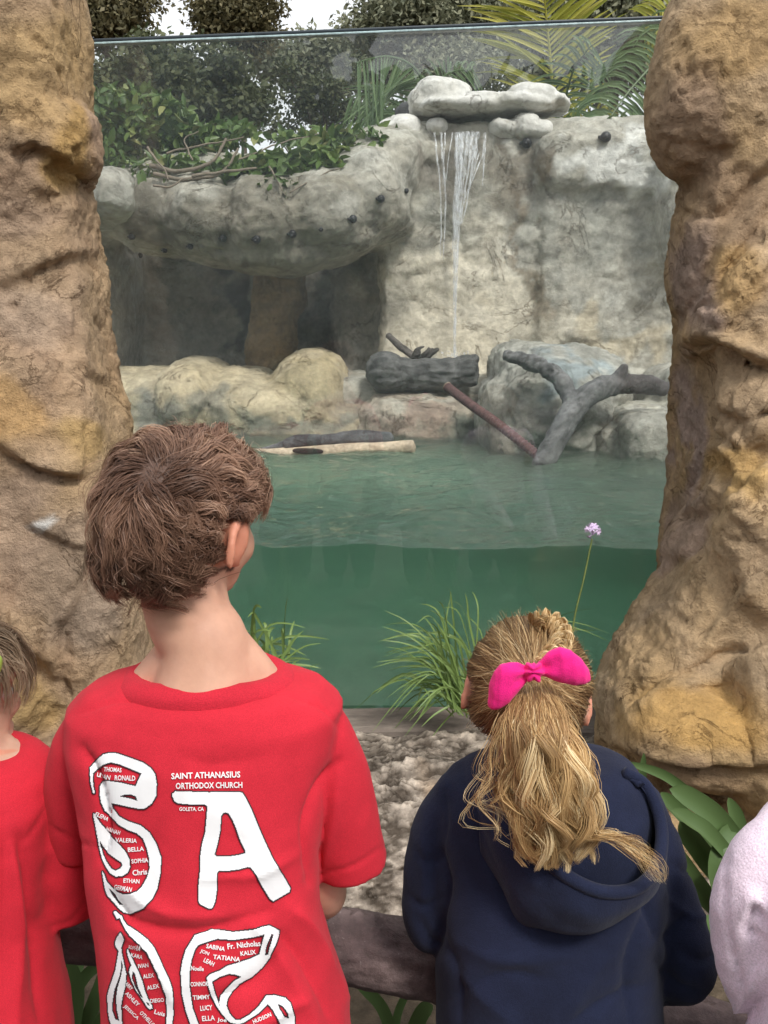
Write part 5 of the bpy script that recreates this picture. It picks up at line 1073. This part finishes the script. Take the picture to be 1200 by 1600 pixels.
def print_mesh(mask):
    gi = np.zeros((len(xs_) + 1, len(ys_) + 1), bool); gi[:-1, :-1] |= mask; gi[1:, :-1] |= mask; gi[:-1, 1:] |= mask; gi[1:, 1:] |= mask
    X, Y = np.meshgrid(np.append(xs_, xs_[-1] + G0), np.append(ys_, ys_[-1] + G0), indexing='ij'); idx = np.full(gi.shape, -1); idx[gi] = np.arange(gi.sum())
    # cloth position on a coarse lattice, then interpolated: cheap and smooth
    st_ = 5; cx, cy_ = np.arange(0, X.shape[0] + st_, st_), np.arange(0, X.shape[1] + st_, st_); CX, CY = np.meshgrid(xs_[0] + cx * G0, ys_[0] + cy_ * G0, indexing='ij')
    cp = lay(CX.ravel(), CY.ravel(), .0017).reshape(*CX.shape, 3)
    for _ in range(3):
        bad = np.isnan(cp[..., 0]); nb = np.stack([np.roll(cp, d_, a_) for d_, a_ in ((1, 0), (-1, 0), (1, 1), (-1, 1))])
        with np.errstate(all='ignore'):
            import warnings; warnings.simplefilter('ignore'); av = np.nanmean(nb, 0)
        ok2 = bad & (np.isnan(nb[..., 0]).sum(0) <= 2); cp[ok2] = av[ok2]
    I, J = np.nonzero(gi); fi, fj = I / st_, J / st_; i0, j0 = fi.astype(int), fj.astype(int); a, b = (fi - i0)[:, None], (fj - j0)[:, None]
    v = cp[i0, j0] * (1 - a) * (1 - b) + cp[i0 + 1, j0] * a * (1 - b) + cp[i0, j0 + 1] * (1 - a) * b + cp[i0 + 1, j0 + 1] * a * b
    i, j = np.nonzero(mask); f = np.stack([idx[i, j], idx[i, j + 1], idx[i + 1, j + 1], idx[i + 1, j]], 1); ok = ~np.isnan(v).any(1); f = f[ok[f].all(1)]; remap = np.cumsum(ok) - 1; return v[ok], remap[f]
WHITE_INK = plain('white_print', (.80, .80, .82), .6, .04, 40, bs=.1, bd=.001); BLACK_INK = plain('black_print', (.02, .015, .02), .6, .1, 40, bs=0)
v, f = print_mesh(Wm); put('letter_print', smooth(mesh('p', v, f)), WHITE_INK, shirt_o); v, f = print_mesh(Bk); put('letter_outline', smooth(mesh('p', v, f)), BLACK_INK, shirt_o)

TX = [('SAINT ATHANASIUS', 322, 1211, 107, 9.5, -1.5), ('ORTHODOX CHURCH', 327, 1226.5, 103, 9.5, -1), ('GOLETA, CA', 300, 1263.5, 38, 7, 0), ('THOMAS', 178, 1202, 27, 7, 4), ('LILIAN', 163, 1212, 23, 7, 12), ('RONALD', 197, 1215, 32, 8, 2), ('HANNAH', 178, 1297, 24, 6.5, 16), ('VALERIA', 199, 1312, 33, 7, 3), ('BELLA', 214, 1326, 25, 7, -4), ('SOPHIA', 220, 1344, 26, 7, -5), ('Chris', 220, 1362, 23, 9, -6), ('ETHAN', 207, 1376, 25, 7, 3), ('GERMAN', 194, 1387, 27, 7, 14), ('ELENA', 160, 1275, 20, 6, 28),
      ('SOPHIA', 212, 1479, 18, 6, 12), ('KARA', 216, 1492, 19, 6.5, 10), ('IVAN', 226, 1507, 17, 6.5, -8), ('ALEX', 234, 1523, 18, 6.5, -10), ('ALEX', 241, 1540, 20, 6.5, -12), ('DIEGO', 247, 1561, 22, 6.5, -6), ('Luis', 251, 1581, 17, 7, 16), ('LARRY', 203, 1538, 16, 6, 48), ('ASHLEY', 209, 1559, 28, 6.5, 46), ('JESSICA', 207, 1580, 30, 6.5, 44), ('OTHELLO', 232, 1590, 30, 6.5, 46),
      ('SABINA', 337, 1479.5, 29, 7, 10), ('Fr. Nicholas', 381, 1475, 52, 9, -7), ('KALIX', 387, 1487.5, 24, 7, -8), ('TATIANA', 354, 1496, 42, 7, 6), ('JON', 320, 1487.5, 14, 7, 22), ('LEAH', 327, 1502, 17, 7, 26), ('Noelle', 309, 1512, 20, 7, 4), ('CONNOR', 312, 1536, 27, 7, -2), ('TIMMY', 315, 1556, 26, 7, -4), ('LUCY', 322.5, 1573, 19, 8, -4), ('ELLA', 326, 1589, 20, 8, -4), ('Joe', 347, 1592.5, 15, 8, 4), ('HUDSON', 409, 1590, 30, 7, -22)]
for s, cx, cy_, w, h, rot in TX:
    cu = bpy.data.curves.new('t', 'FONT'); cu.body = s; cu.size = 1.0; cu.offset = .022; cu.resolution_u = 2; o = bpy.data.objects.new('t', cu); C.objects.link(o); dg = bpy.context.evaluated_depsgraph_get(); me = bpy.data.meshes.new_from_object(o.evaluated_get(dg))
    q = get_v(me); fs = [tuple(p.vertices) for p in me.polygons]; bpy.data.objects.remove(o); bpy.data.curves.remove(cu); bpy.data.meshes.remove(me)
    lo, hi = q.min(0), q.max(0); x = ((q[:, 0] - lo[0]) / (hi[0] - lo[0]) - .5) * w; y = -((q[:, 1] - lo[1]) / max(hi[1] - lo[1], .01) - .5) * h; a = R(rot)
    p3 = lay(cx + x * math.cos(a) - y * math.sin(a), cy_ + x * math.sin(a) + y * math.cos(a), .0024)
    if np.isnan(p3).any(): continue
    put('printed_word', mesh('p', p3, fs), WHITE_INK, shirt_o)

rng = np.random.default_rng(31); EARC = lambda d0: 1 - .62 * sstep(.35, .75, d0[:, 0]) * sstep(.75, .25, d0[:, 2])
REGB = lambda d: REG(d) & ~((d[:, 0] > .70) & (d[:, 2] < .10) & (d[:, 1] > -.42))
whorl = ell_dirs(P(222, 735, .98)[None], Hc, M, RAD)[0]
HB = hair_mat('brown_hair', [(0, (.070, .034, .022)), (.35, (.15, .080, .053)), (.7, (.30, .175, .118)), (1, (.58, .39, .275))])
Q, tn = tousled(Hc, M, RAD, whorl, 23000, rng, .080, .025, 280, REGB, .0080, 9, .75, .9, .07, EARC)
put('hair', strand_mesh('hair', Q, (.00040 * (.6 + .8 * rng.random(len(Q)))), .25, tn, Hc), HB, boy)
fr, tn = tousled(Hc, M, RAD, whorl, 420, rng, .088, .036, 300, REGB, .010, 10, .55, .9, .25, EARC); put('loose_hair', strand_mesh('hair', fr, .00026, .2, tn), HB, boy)
legs_and_shoes(boy, hips, feet, DENIM, SHOE)

# ---------------------------------------------------------------- the girl in the navy hoodie
girl = thing('person', (*P(860, 1400, 1.15)[:2], 0), 'girl in a navy hoodie with a blonde ponytail tied by a bright pink bow', 'person')
Hg = P(824, 1072, 1.20); Mg = head_frame(2, 4, 8); RG = np.array([.082, .096, .091])
tor = [ring_(1188, 770, 962, 1.185, .060, 2.0), ring_(1198, 738, 990, 1.185, .080, 2.1), ring_(1214, 706, 1002, 1.185, .094, 2.2), ring_(1245, 684, 1020, 1.18, .106, 2.3), ring_(1310, 678, 1030, 1.175, .116, 2.4), ring_(1400, 680, 1036, 1.16, .122, 2.4), ring_(1500, 684, 1026, 1.145, .124, 2.4), ring_(1600, 686, 1030, 1.13, .126, 2.4), ring_(1690, 690, 1036, 1.12, .126, 2.4), ring_(1740, 706, 1020, 1.115, .115, 2.4)]
gl_, gr_ = rail_top(P(760, 1510, 1.25)[0]), rail_top(P(985, 1590, 1.25)[0])
aL = (P(725, 1262, 1.19), P(676, 1440, 1.17), gl_ + np.array([0, -.01, .024]), -1, .95); aR = (P(1000, 1272, 1.19), P(1070, 1520, 1.13), gr_ + np.array([0, -.01, .024]), 1, .95)
hips = [P(780, 1740, 1.12), P(950, 1740, 1.12)]; feet = [np.array([hips[0][0], 1.08, .062]), np.array([hips[1][0], 1.08, .062])]
sh, L = body_parts(Hg, Mg, .96, P(850, 1165, 1.185), inset(tor, .84, .80), [aL, aR], [(h, (h + f_) / 2, f_) for h, f_ in zip(hips, feet)], 1.0)
REGG = lambda d: (~((d[:, 1] > .42) & (d[:, 2] < .50))) & (d[:, 2] > -.70) & ~((np.abs(d[:, 0]) > .80) & (d[:, 2] < -.0) & (d[:, 1] > -.28))
bm_ = remesh(sh, .0066, 3); skin_cols(bm_, SK2, Hg, Mg, RG, (.16, .09, .045), REGG); put('body', bm_, SKINM, girl); eyes(girl, L, .96, IRIS)
NAVY = cloth('navy_fleece', (.0130, .0175, .043), 700, .22, .95, .07, .5, .0016)
def sleeve(path, rads): return tube(catmull(path, 36), np.interp(np.linspace(0, 1, 36), np.linspace(0, 1, len(rads)), rads), 36)
hood_t = remesh([loft(tor, 56), sleeve([P(730, 1240, 1.18), P(688, 1300, 1.18), P(672, 1380, 1.17), P(680, 1445, 1.17), (aL[1] + aL[2]) / 2 + np.array([.01, .01, .006]), aL[2]], [.042, .040, .037, .036, .034, .030]),
                 sleeve([P(984, 1252, 1.18), P(1012, 1316, 1.175), P(1040, 1400, 1.16), P(1070, 1510, 1.13), (aR[1] + aR[2]) / 2 + np.array([0, .0, .004]), aR[2]], [.044, .044, .042, .042, .039, .032])], .0056, 6)
FG = folds([([(700, 1560), (780, 1520), (860, 1530)], 9, -.0025), ([(720, 1470), (790, 1500), (900, 1490)], 12, .003), ([(1010, 1540), (950, 1560), (880, 1600)], 9, -.003), ([(655, 1330), (668, 1345), (690, 1340)], 5, -.003), ([(645, 1400), (665, 1412), (688, 1400)], 5, -.003), ([(1050, 1350), (1075, 1362), (1095, 1352)], 6, -.003), ([(1060, 1480), (1090, 1500), (1118, 1490)], 6, -.003), ([(1040, 1400), (1075, 1430), (1108, 1430)], 7, .003), ([(690, 1330), (700, 1380), (690, 1440), (684, 1490)], 8, -.007), ([(660, 1300), (665, 1360), (662, 1420)], 12, .004), ([(1020, 1460), (1010, 1400), (1020, 1340), (1045, 1290)], 8, -.007), ([(1030, 1480), (1060, 1440), (1078, 1430)], 9, -.004), ([(1020, 1500), (1060, 1540), (1100, 1550)], 10, -.004), ([(700, 1500), (760, 1560), (800, 1600)], 18, .004), ([(690, 1450), (720, 1520), (720, 1600)], 10, -.004), ([(960, 1480), (900, 1560), (880, 1640)], 18, .003),
            ([(1010, 1420), (980, 1500), (985, 1600)], 10, -.0045), ([(725, 1195), (735, 1260), (790, 1400)], 4, -.0022), ([(690, 1215), (700, 1280), (690, 1340)], 3, -.0016), ([(655, 1430), (675, 1470), (690, 1480)], 6, -.004)])
displace(hood_t, lambda v, n: 1.9 * FG(v, n) + .004 * fbm(v * 6, 3) + .0018 * ridged(v * np.array([11, 11, 8.]) + 5, 2)); hd_o = put('hoodie', hood_t, NAVY, girl)
hbv = bvh_of(hood_t, WLOC[girl.name])
# the hood lying on her back: an open pouch with a thick hem
cols_ = [[(752, 1196, .010), (748, 1235, .014), (752, 1290, .010), (756, 1330, -.002)], [(768, 1222, .024), (768, 1280, .030), (782, 1345, .020), (790, 1385, -.003)], [(800, 1268, .044), (808, 1330, .046), (812, 1395, .030), (815, 1436, -.003)], [(850, 1318, .060), (850, 1368, .056), (852, 1420, .034), (855, 1446, -.003)], [(915, 1352, .064), (912, 1390, .058), (906, 1428, .034), (902, 1450, -.003)],
          [(975, 1352, .058), (965, 1385, .052), (948, 1418, .030), (940, 1440, -.003)], [(1012, 1322, .044), (1010, 1355, .040), (1000, 1385, .024), (992, 1404, -.003)], [(1022, 1272, .028), (1026, 1308, .028), (1022, 1345, .016), (1016, 1365, -.003)], [(1004, 1222, .016), (1016, 1255, .016), (1024, 1290, .008), (1028, 1315, -.003)], [(972, 1203, .008), (992, 1216, .010), (1006, 1236, .006), (1014, 1252, -.003)]]
def on_back(px, py, off):
    h, n = cast(hbv, px, py)
    if h is None: h = P(px, py, 1.09)
    return h + np.array([0, -1, .12]) * off
ctl = np.array([[on_back(*q) for q in c] for c in cols_]); nu, nv = 90, 40
g1 = np.stack([catmull(ctl[:, j], nu) for j in range(4)], 1); g2 = np.stack([catmull(g1[i], nv) for i in range(nu)], 0)
g2 += (np.array([0, -.004, 0]) * np.sin(np.linspace(0, math.pi, nv))[None, :, None] * fbm(g2.reshape(-1, 3) * 22, 2).reshape(nu, nv, 1))
def solid(Gr, th):
    a, b = Gr.shape[:2]; me = mesh('s', Gr.reshape(-1, 3), grid_faces(a, b)); n = get_n(me); bpy.data.meshes.remove(me); f = grid_faces(a, b); V2 = Gr.reshape(-1, 3) - n * th; m = a * b
    ring = [i * b for i in range(a)] + [(a - 1) * b + j for j in range(1, b)] + [i * b + b - 1 for i in range(a - 2, -1, -1)] + [j for j in range(b - 2, 0, -1)]; k = len(ring)
    return np.vstack([Gr.reshape(-1, 3), V2]), [tuple(q) for q in f.tolist()] + [tuple(int(x) + m for x in q[::-1]) for q in f] + [(ring[i], ring[(i + 1) % k], ring[(i + 1) % k] + m, ring[i] + m) for i in range(k)]
v, f = solid(g2, .006); bmx = mesh('hood', v, f); bm = bmesh.new(); bm.from_mesh(bmx); bmesh.ops.recalc_face_normals(bm, faces=bm.faces); bm.to_mesh(bmx); bm.free(); hood = put('hood', smooth(bmx), NAVY, hd_o)
rim = g2[:, 0]; tv, tf = tube(rim + np.array([0, -.002, .001]), .0085, 14); put('hood_hem', smooth(mesh('r', tv, tf)), NAVY, hood)
sm_ = g2[int(nu * .56), :] + np.array([0, -.0045, .001]); tv, tf = tube(sm_, .0022, 8); put('hood_seam', smooth(mesh('r', tv, tf)), NAVY, hood)

HG = hair_mat('blonde_hair', [(0, (.16, .080, .034)), (.3, (.34, .20, .088)), (.65, (.62, .42, .195)), (1, (.92, .76, .47))], .36)
HGR = hair_mat('blonde_hair_roots', [(0, (.10, .053, .026)), (.4, (.21, .12, .056)), (.75, (.40, .255, .12)), (1, (.78, .57, .31))], .36)
rng = np.random.default_rng(44)
def to_dirs(p): d = ell_dirs(np.atleast_2d(p), Hg, Mg, RG); return d / np.linalg.norm(d, axis=1)[:, None]
def on_head(px, py, k=1.0):
    """Where a sight line meets the head's ellipsoid scaled by k."""
    o = ((CAM - Hg) @ Mg) / (RG * k); d = (np.array(ray(px, py)) @ Mg) / (RG * k); b = o @ d; c = o @ o - 1; a = d @ d; disc = max(b * b - a * c, 0); t = (-b - math.sqrt(disc)) / a; return CAM + np.array(ray(px, py)) * t
Tp = on_head(832, 1066, 1.06); Td = to_dirs(Tp)[0]
def pulled(n, lift, seed, K=12, wav=.0018, end_r=.010):
    r = np.random.default_rng(seed); d = rand_dirs(n * 3, r); d = d[REGG(d)][:n]; m = len(d); cosw = np.clip(d @ Td, -1, 1); om = np.arccos(cosw); so = np.maximum(np.sin(om), 1e-3); out = []; lay_ = r.random(m); ph = r.random(m) * 6.28
    lock = np.floor((np.arctan2(d[:, 0], d[:, 2]) + 3.2) * 16); lj = np.random.default_rng(2).random(400)[lock.astype(int) % 400]
    for k in range(K):
        u = k / (K - 1); q = (np.sin((1 - u) * om) / so)[:, None] * d + (np.sin(u * om) / so)[:, None] * Td; q /= np.linalg.norm(q, axis=1)[:, None]
        rad_ = 1.02 + lift * (.25 + .75 * lay_) * math.sin(math.pi * min(1, .08 + .86 * u))**.7 * (1 + .5 * (lj - .5)) + .02 * (lj - .5); out.append(q * rad_[:, None] * RG + np.stack([np.sin(ph + 7 * u), np.cos(ph * 1.7 + 6 * u), np.sin(2 * ph + 8 * u)], 1) * wav * math.sin(math.pi * u))
    lk = np.floor((np.arctan2(d[:, 0], d[:, 2]) + 3.2) * 34) + 300 * np.floor(lay_ * 2); return np.stack(out, 1) @ Mg.T + Hg, np.clip(.66 * np.random.default_rng(5).random(2000)[lk.astype(int) % 2000] + .34 * r.random(m), 0, 1)
Q, tn = pulled(10500, .065, 3, 12); put('hair', strand_mesh('hair', Q, .00042 * (.6 + .8 * rng.random(len(Q))), .25, tn, Hg), HGR, girl)
Q, tn = pulled(520, .17, 4, 14, .007); put('loose_hair', strand_mesh('hair', Q, .0002, .25, tn), HG, girl)

def tail(cen, hwid, hdep, ncl, per, seed, wave=.008, spread=.0032, lo=.7, K=21):
    r = np.random.default_rng(seed); c = catmull(cen, K); tns = []; hw_ = np.interp(np.linspace(0, 1, K), np.linspace(0, 1, len(hwid)), hwid); hd_ = np.interp(np.linspace(0, 1, K), np.linspace(0, 1, len(hdep)), hdep); out = []
    for k in range(ncl):
        a = r.random() * 6.28; q = math.sqrt(r.random()); ox, oy = q * math.cos(a), q * math.sin(a); L_ = lo + (1 - lo) * r.random() + .04; u = np.linspace(0, 1, K) * min(L_, 1.0); ii = u * (K - 1)
        cx = np.stack([np.interp(ii, np.arange(K), c[:, j]) for j in range(3)], 1); w = np.interp(ii, np.arange(K), hw_); dp = np.interp(ii, np.arange(K), hd_); f1, p1, p2 = 1.6 + 1.9 * r.random(), r.random() * 6.28, r.random() * 6.28; am = wave * (.4 + .9 * r.random()) * np.clip(u * 2.2 - .15, 0, 1)
        g = cx + np.stack([ox * w + am * np.sin(f1 * 6.28 * u + p1), oy * dp + am * .6 * np.cos(f1 * 6.28 * u + p2), am * .25 * np.sin(f1 * 6.28 * u)], 1)
        s = r.normal(size=(per, 1, 3)) * spread * np.interp(np.linspace(0, 1, K), [0, .3, .8, 1], [1, 1, .75, .35])[None, :, None] * np.array([1, .8, .3]); jit = r.normal(size=(per, 3)) ; wv = np.sin(np.linspace(0, 1, K)[None, :, None] * (6 + 4 * r.random((per, 1, 1))) + jit[:, None, :] * 3) * .0012
        out.append(g[None] + s + wv); tns.append(np.clip(.7 * r.random() + .3 * r.random(per), 0, 1))
    return np.concatenate(out), np.concatenate(tns)
s_ = pxm(1.04, 1200)
pt = [Tp + np.array([0, .004, 0]), P(834, 1082, 1.062), P(842, 1125, 1.022), P(852, 1185, 1.005), P(862, 1245, 1.000), P(872, 1300, .995), P(872, 1345, .995)]
Q, tn = tail(pt, np.array([10, 19, 38, 54, 64, 62, 44]) * s_, np.array([.008, .014, .024, .030, .030, .026, .016]), 165, 48, 6, .0120, .0044, .55); tl_ = put('ponytail', strand_mesh('tail', Q, .00038 * (.6 + .8 * rng.random(len(Q))), .25, tn, P(862, 1210, 1.09)), HG, girl)
pt2 = [P(850, 1140, 1.02), P(880, 1230, .995), P(912, 1298, .988), P(965, 1306, .985), P(1010, 1338, .985), P(1040, 1378, .99)]
Q, tn = tail(pt2, np.array([30, 34, 26, 26, 22, 12]) * s_, np.array([.012, .012, .010, .008, .006, .003]), 16, 9, 7, .007, .0042, .6); put('hair_wisp', strand_mesh('tail', Q, .0003, .25, tn), HG, tl_)
Q, tn = tail([P(810, 1120, 1.03), P(790, 1200, 1.01), P(800, 1270, 1.0), P(850, 1320, .99)], np.array([30, 40, 60, 70]) * s_, np.array([.02, .02, .02, .02]), 30, 5, 8, .014, .003, .6); put('hair_wisp', strand_mesh('tail', Q, .0003, .25, tn), HG, tl_)
# braid
bp = catmull([on_head(836, 974, 1.19), on_head(856, 968, 1.21), on_head(872, 980, 1.21), on_head(877, 1000, 1.20), on_head(866, 1022, 1.19), on_head(848, 1042, 1.16)], 80); t, Nn, Bb = frames(bp); nrm = bp - Hg; nrm /= np.linalg.norm(nrm, axis=1)[:, None]; sdv = np.cross(t, nrm); br = []
for k in range(3):
    ph = np.linspace(0, 2 * math.pi * 3.6, 80) + k * 2 * math.pi / 3; base = bp + sdv * (.0100 * np.sin(ph))[:, None] + nrm * (.0075 * np.sin(2 * ph))[:, None]
    for q in range(90):
        a, rr1 = rng.random() * 6.28, .0058 * math.sqrt(rng.random()); br.append((base + sdv * rr1 * math.cos(a) + nrm * rr1 * math.sin(a))[::2])
put('braid', strand_mesh('braid', np.array(br), .0006, .8, .45 + .5 * rng.random(len(br)), Hg), HG, girl)
# bow
PINK = cloth('pink_felt', (.86, .016, .235), 800, .05, .85, .15, .3, .0015); bow_c = []
def lobe(rows, thick):
    rg = []
    for (x, y, hh, vx, vy, th_) in rows:
        s = pxm(1.055, y); rg.append((P(x, y, 1.055 - .012 * th_), np.array([vx * hh * s, 0, -vy * hh * s]), np.array([0, thick * th_, 0]), 2.3))
    return loft(rg, 40)
l1 = lobe([(832, 1051, 8, .1, 1, .35), (822, 1052, 12, .1, 1, .5), (810, 1056, 22, .05, 1, .8), (795, 1066, 33, 0, 1, 1.0), (780, 1073, 36, -.03, 1, 1.0), (770, 1079, 31, -.05, 1, .8), (763, 1086, 18, -.05, 1, .4)], .012)
l2 = lobe([(836, 1049, 8, .1, 1, .35), (846, 1046, 13, .12, 1, .5), (860, 1041, 23, .15, 1, .8), (878, 1040, 29, .15, 1, 1.0), (896, 1044, 29, .16, 1, 1.0), (911, 1049, 21, .18, 1, .8), (921, 1055, 9, .2, 1, .4)], .012)
bw = remesh([l1, l2, sq(P(834, 1050, 1.042), (.0105, .010, .0115), 2.6)], .0016, 3)
displace(bw, lambda v, n: .0019 * np.sin(np.arctan2(proj(v)[1] - 1050, np.abs(proj(v)[0] - 834) + 4) * 8 + 1.0) * np.exp(-(np.abs(proj(v)[0] - 834) / 42)**2) + .0012 * fbm(v * 45, 2)); put('hair_bow', bw, PINK, girl)
legs_and_shoes(girl, hips, feet, cloth('girl_leggings', (.03, .03, .04), 700), SHOE, .075)

# ---------------------------------------------------------------- the child at the left edge
kid = thing('person', (*P(-50, 1300, 1.03)[:2], 0), 'child in a red shirt at the left edge of the photo, face turned away', 'person')
Hk = P(-92, 1086, 1.10); Mk = head_frame(52, 6, 0); RK = np.array([.074, .090, .085])
tor = [ring_(1172, -140, 44, 1.08, .060, 2.0), ring_(1182, -172, 62, 1.08, .078, 2.1), ring_(1202, -196, 82, 1.08, .092, 2.2), ring_(1240, -206, 92, 1.075, .104, 2.3), ring_(1310, -200, 84, 1.065, .112, 2.4), ring_(1420, -192, 70, 1.05, .118, 2.4), ring_(1520, -192, 82, 1.03, .120, 2.4), ring_(1600, -192, 98, 1.02, .122, 2.4), ring_(1720, -192, 104, 1.01, .124, 2.4)]
kl, kr = rail_top(P(-160, 1410, 1.28)[0]), rail_top(P(60, 1430, 1.28)[0]); aL = (P(-165, 1235, 1.08), P(-205, 1400, 1.12), kl + np.array([0, -.01, .024]), -1); aR = (P(52, 1245, 1.08), P(96, 1408, 1.12), kr + np.array([0, -.01, .024]), 1)
hips = [P(-120, 1730, 1.0), P(40, 1730, 1.0)]; feet = [np.array([hips[0][0], .96, .062]), np.array([hips[1][0], .96, .062])]
sh, L = body_parts(Hk, Mk, .95, P(-62, 1150, 1.085), inset(tor, .84, .80), [aL, aR], [(h, (h + f_) / 2, f_) for h, f_ in zip(hips, feet)])
bm_ = remesh(sh, .0066, 3); skin_cols(bm_, SK2, Hk, Mk, RK, (.14, .10, .065), REGG); put('body', bm_, SKINM, kid); eyes(kid, L, .95, IRIS)
ks = remesh([loft(tor, 56), opened(catmull([P(45, 1225, 1.08), P(78, 1280, 1.085), P(100, 1350, 1.09), P(106, 1420, 1.10)], 16), np.interp(np.linspace(0, 1, 16), [0, .4, 1], [.044, .043, .040])), opened(catmull([P(-165, 1225, 1.08), P(-195, 1280, 1.085), P(-210, 1350, 1.09), P(-212, 1410, 1.10)], 16), np.interp(np.linspace(0, 1, 16), [0, .4, 1], [.044, .043, .040]))], .0052, 6)
FK = folds([([(78, 1250), (50, 1300), (32, 1320)], 3, -.0022), ([(60, 1470), (45, 1420), (40, 1360), (30, 1310)], 8, -.007), ([(20, 1330), (28, 1430), (22, 1600)], 12, .006), ([(45, 1440), (55, 1520), (60, 1600)], 10, -.005), ([(140, 1400), (110, 1440), (66, 1452)], 3, -.0018), ([(0, 1250), (10, 1350), (0, 1500)], 14, -.004)])
displace(ks, lambda v, n: 1.8 * FK(v, n) + .003 * fbm(v * 6, 3) + .0018 * ridged(v * 12 + 9, 2)); ko = put('shirt', ks, RED_M, kid)
HK = hair_mat('light_brown_hair', [(0, (.09, .055, .034)), (.45, (.19, .125, .08)), (.8, (.33, .24, .16)), (1, (.52, .41, .30))])
rng = np.random.default_rng(52); Q, tn = tousled(Hk, Mk, RK, np.array([-.2, -.5, .8]), 6500, rng, .10, .030, 300, lambda d: (~((d[:, 1] > .10) & (d[:, 2] < .50))) & (d[:, 2] > -.72), .003, 12, 1.1, .2, .08, lambda d0: 1 - .6 * sstep(-.35, .1, d0[:, 1]) * sstep(.8, .3, d0[:, 2])); put('hair', strand_mesh('hair', Q, .0004 * (.7 + .6 * rng.random(len(Q))), .25, tn), HK, kid)
cl = P(-8, 1040, 1.03); v, f = sq(cl, (.008, .006, .014), 2.6, (0, R(15), 0)); put('hair_clip', smooth(mesh('clip', v, f)), plain('lime_plastic', (.30, .42, .08), .4, .1, 30), kid)
legs_and_shoes(kid, hips, feet, DENIM, SHOE)

# ---------------------------------------------------------------- the child at the right edge
tod = thing('person', (*P(1345, 1300, 1.0)[:2], 0), 'child in a pale pink fleece jacket cut by the right edge of the photo', 'person')
Ht = P(1372, 1085, 1.03); Mt = head_frame(-15, 6, 0); RT = np.array([.074, .090, .085])
tor = [ring_(1255, 1268, 1460, 1.0, .060, 2.0), ring_(1270, 1236, 1506, 1.0, .080, 2.1), ring_(1292, 1200, 1546, 1.0, .096, 2.2), ring_(1334, 1182, 1568, .995, .108, 2.3), ring_(1400, 1172, 1564, .985, .116, 2.4), ring_(1500, 1176, 1556, .975, .120, 2.4), ring_(1600, 1186, 1556, .96, .122, 2.4), ring_(1750, 1180, 1564, .95, .126, 2.4)]
tl2, tr2 = rail_top(P(1240, 1640, 1.27)[0]), rail_top(P(1430, 1690, 1.27)[0]); aL = (P(1215, 1330, 1.0), P(1166, 1520, 1.02), tl2 + np.array([0, -.012, .026]), -1); aR = (P(1520, 1330, 1.0), P(1570, 1520, 1.03), tr2 + np.array([0, -.012, .026]), 1)
hips = [P(1270, 1790, .95), P(1460, 1790, .95)]; feet = [np.array([hips[0][0], .91, .062]), np.array([hips[1][0], .91, .062])]
sh, L = body_parts(Ht, Mt, .96, P(1366, 1200, 1.005), inset(tor, .82, .78), [aL, aR], [(h, (h + f_) / 2, f_) for h, f_ in zip(hips, feet)])
bm_ = remesh(sh, .0070, 3); skin_cols(bm_, SK2, Ht, Mt, RT, (.16, .10, .06), REGG); put('body', bm_, SKINM, tod); eyes(tod, L, .96, IRIS)
FLEECE = cloth('pink_fleece', (.93, .77, .90), 420, .05, 1.0, .3, .5, .0016)
ft = remesh([loft(tor, 56), sleeve([P(1245, 1318, 1.0), P(1200, 1358, .998), P(1166, 1430, 1.0), P(1176, 1525, 1.02), (aL[1] + aL[2]) / 2, aL[2]], [.046, .046, .041, .040, .038, .034]), sleeve([P(1520, 1300, 1.0), P(1556, 1350, 1.0), P(1575, 1430, 1.0), P(1572, 1525, 1.03), (aR[1] + aR[2]) / 2, aR[2]], [.046, .046, .041, .040, .038, .034])], .0066, 5)
FT = folds([([(1138, 1330), (1134, 1400), (1140, 1470), (1165, 1560)], 4, -.003), ([(1196, 1440), (1180, 1420), (1170, 1450), (1200, 1470)], 7, -.006), ([(1200, 1420), (1176, 1400), (1160, 1440)], 10, .005), ([(1190, 1480), (1205, 1530), (1180, 1590)], 9, -.006), ([(1140, 1600), (1170, 1550), (1210, 1500)], 6, .006), ([(1155, 1600), (1185, 1560), (1220, 1520)], 5, -.006), ([(1150, 1500), (1160, 1550), (1175, 1590)], 8, -.004), ([(1210, 1380), (1230, 1460), (1220, 1560)], 14, .004)])
displace(ft, lambda v, n: 1.8 * FT(v, n) + .004 * fbm(v * 7, 3) + .002 * ridged(v * 14, 2)); put('fleece_jacket', ft, FLEECE, tod)
rng = np.random.default_rng(62); Q, tn = tousled(Ht, Mt, RT, np.array([0, -.4, .85]), 1500, rng, .11, .022, 220, REGG, .005, 11, .9); put('hair', strand_mesh('hair', Q, .00045, .25, tn), HG, tod); legs_and_shoes(tod, hips, feet, DENIM, SHOE)
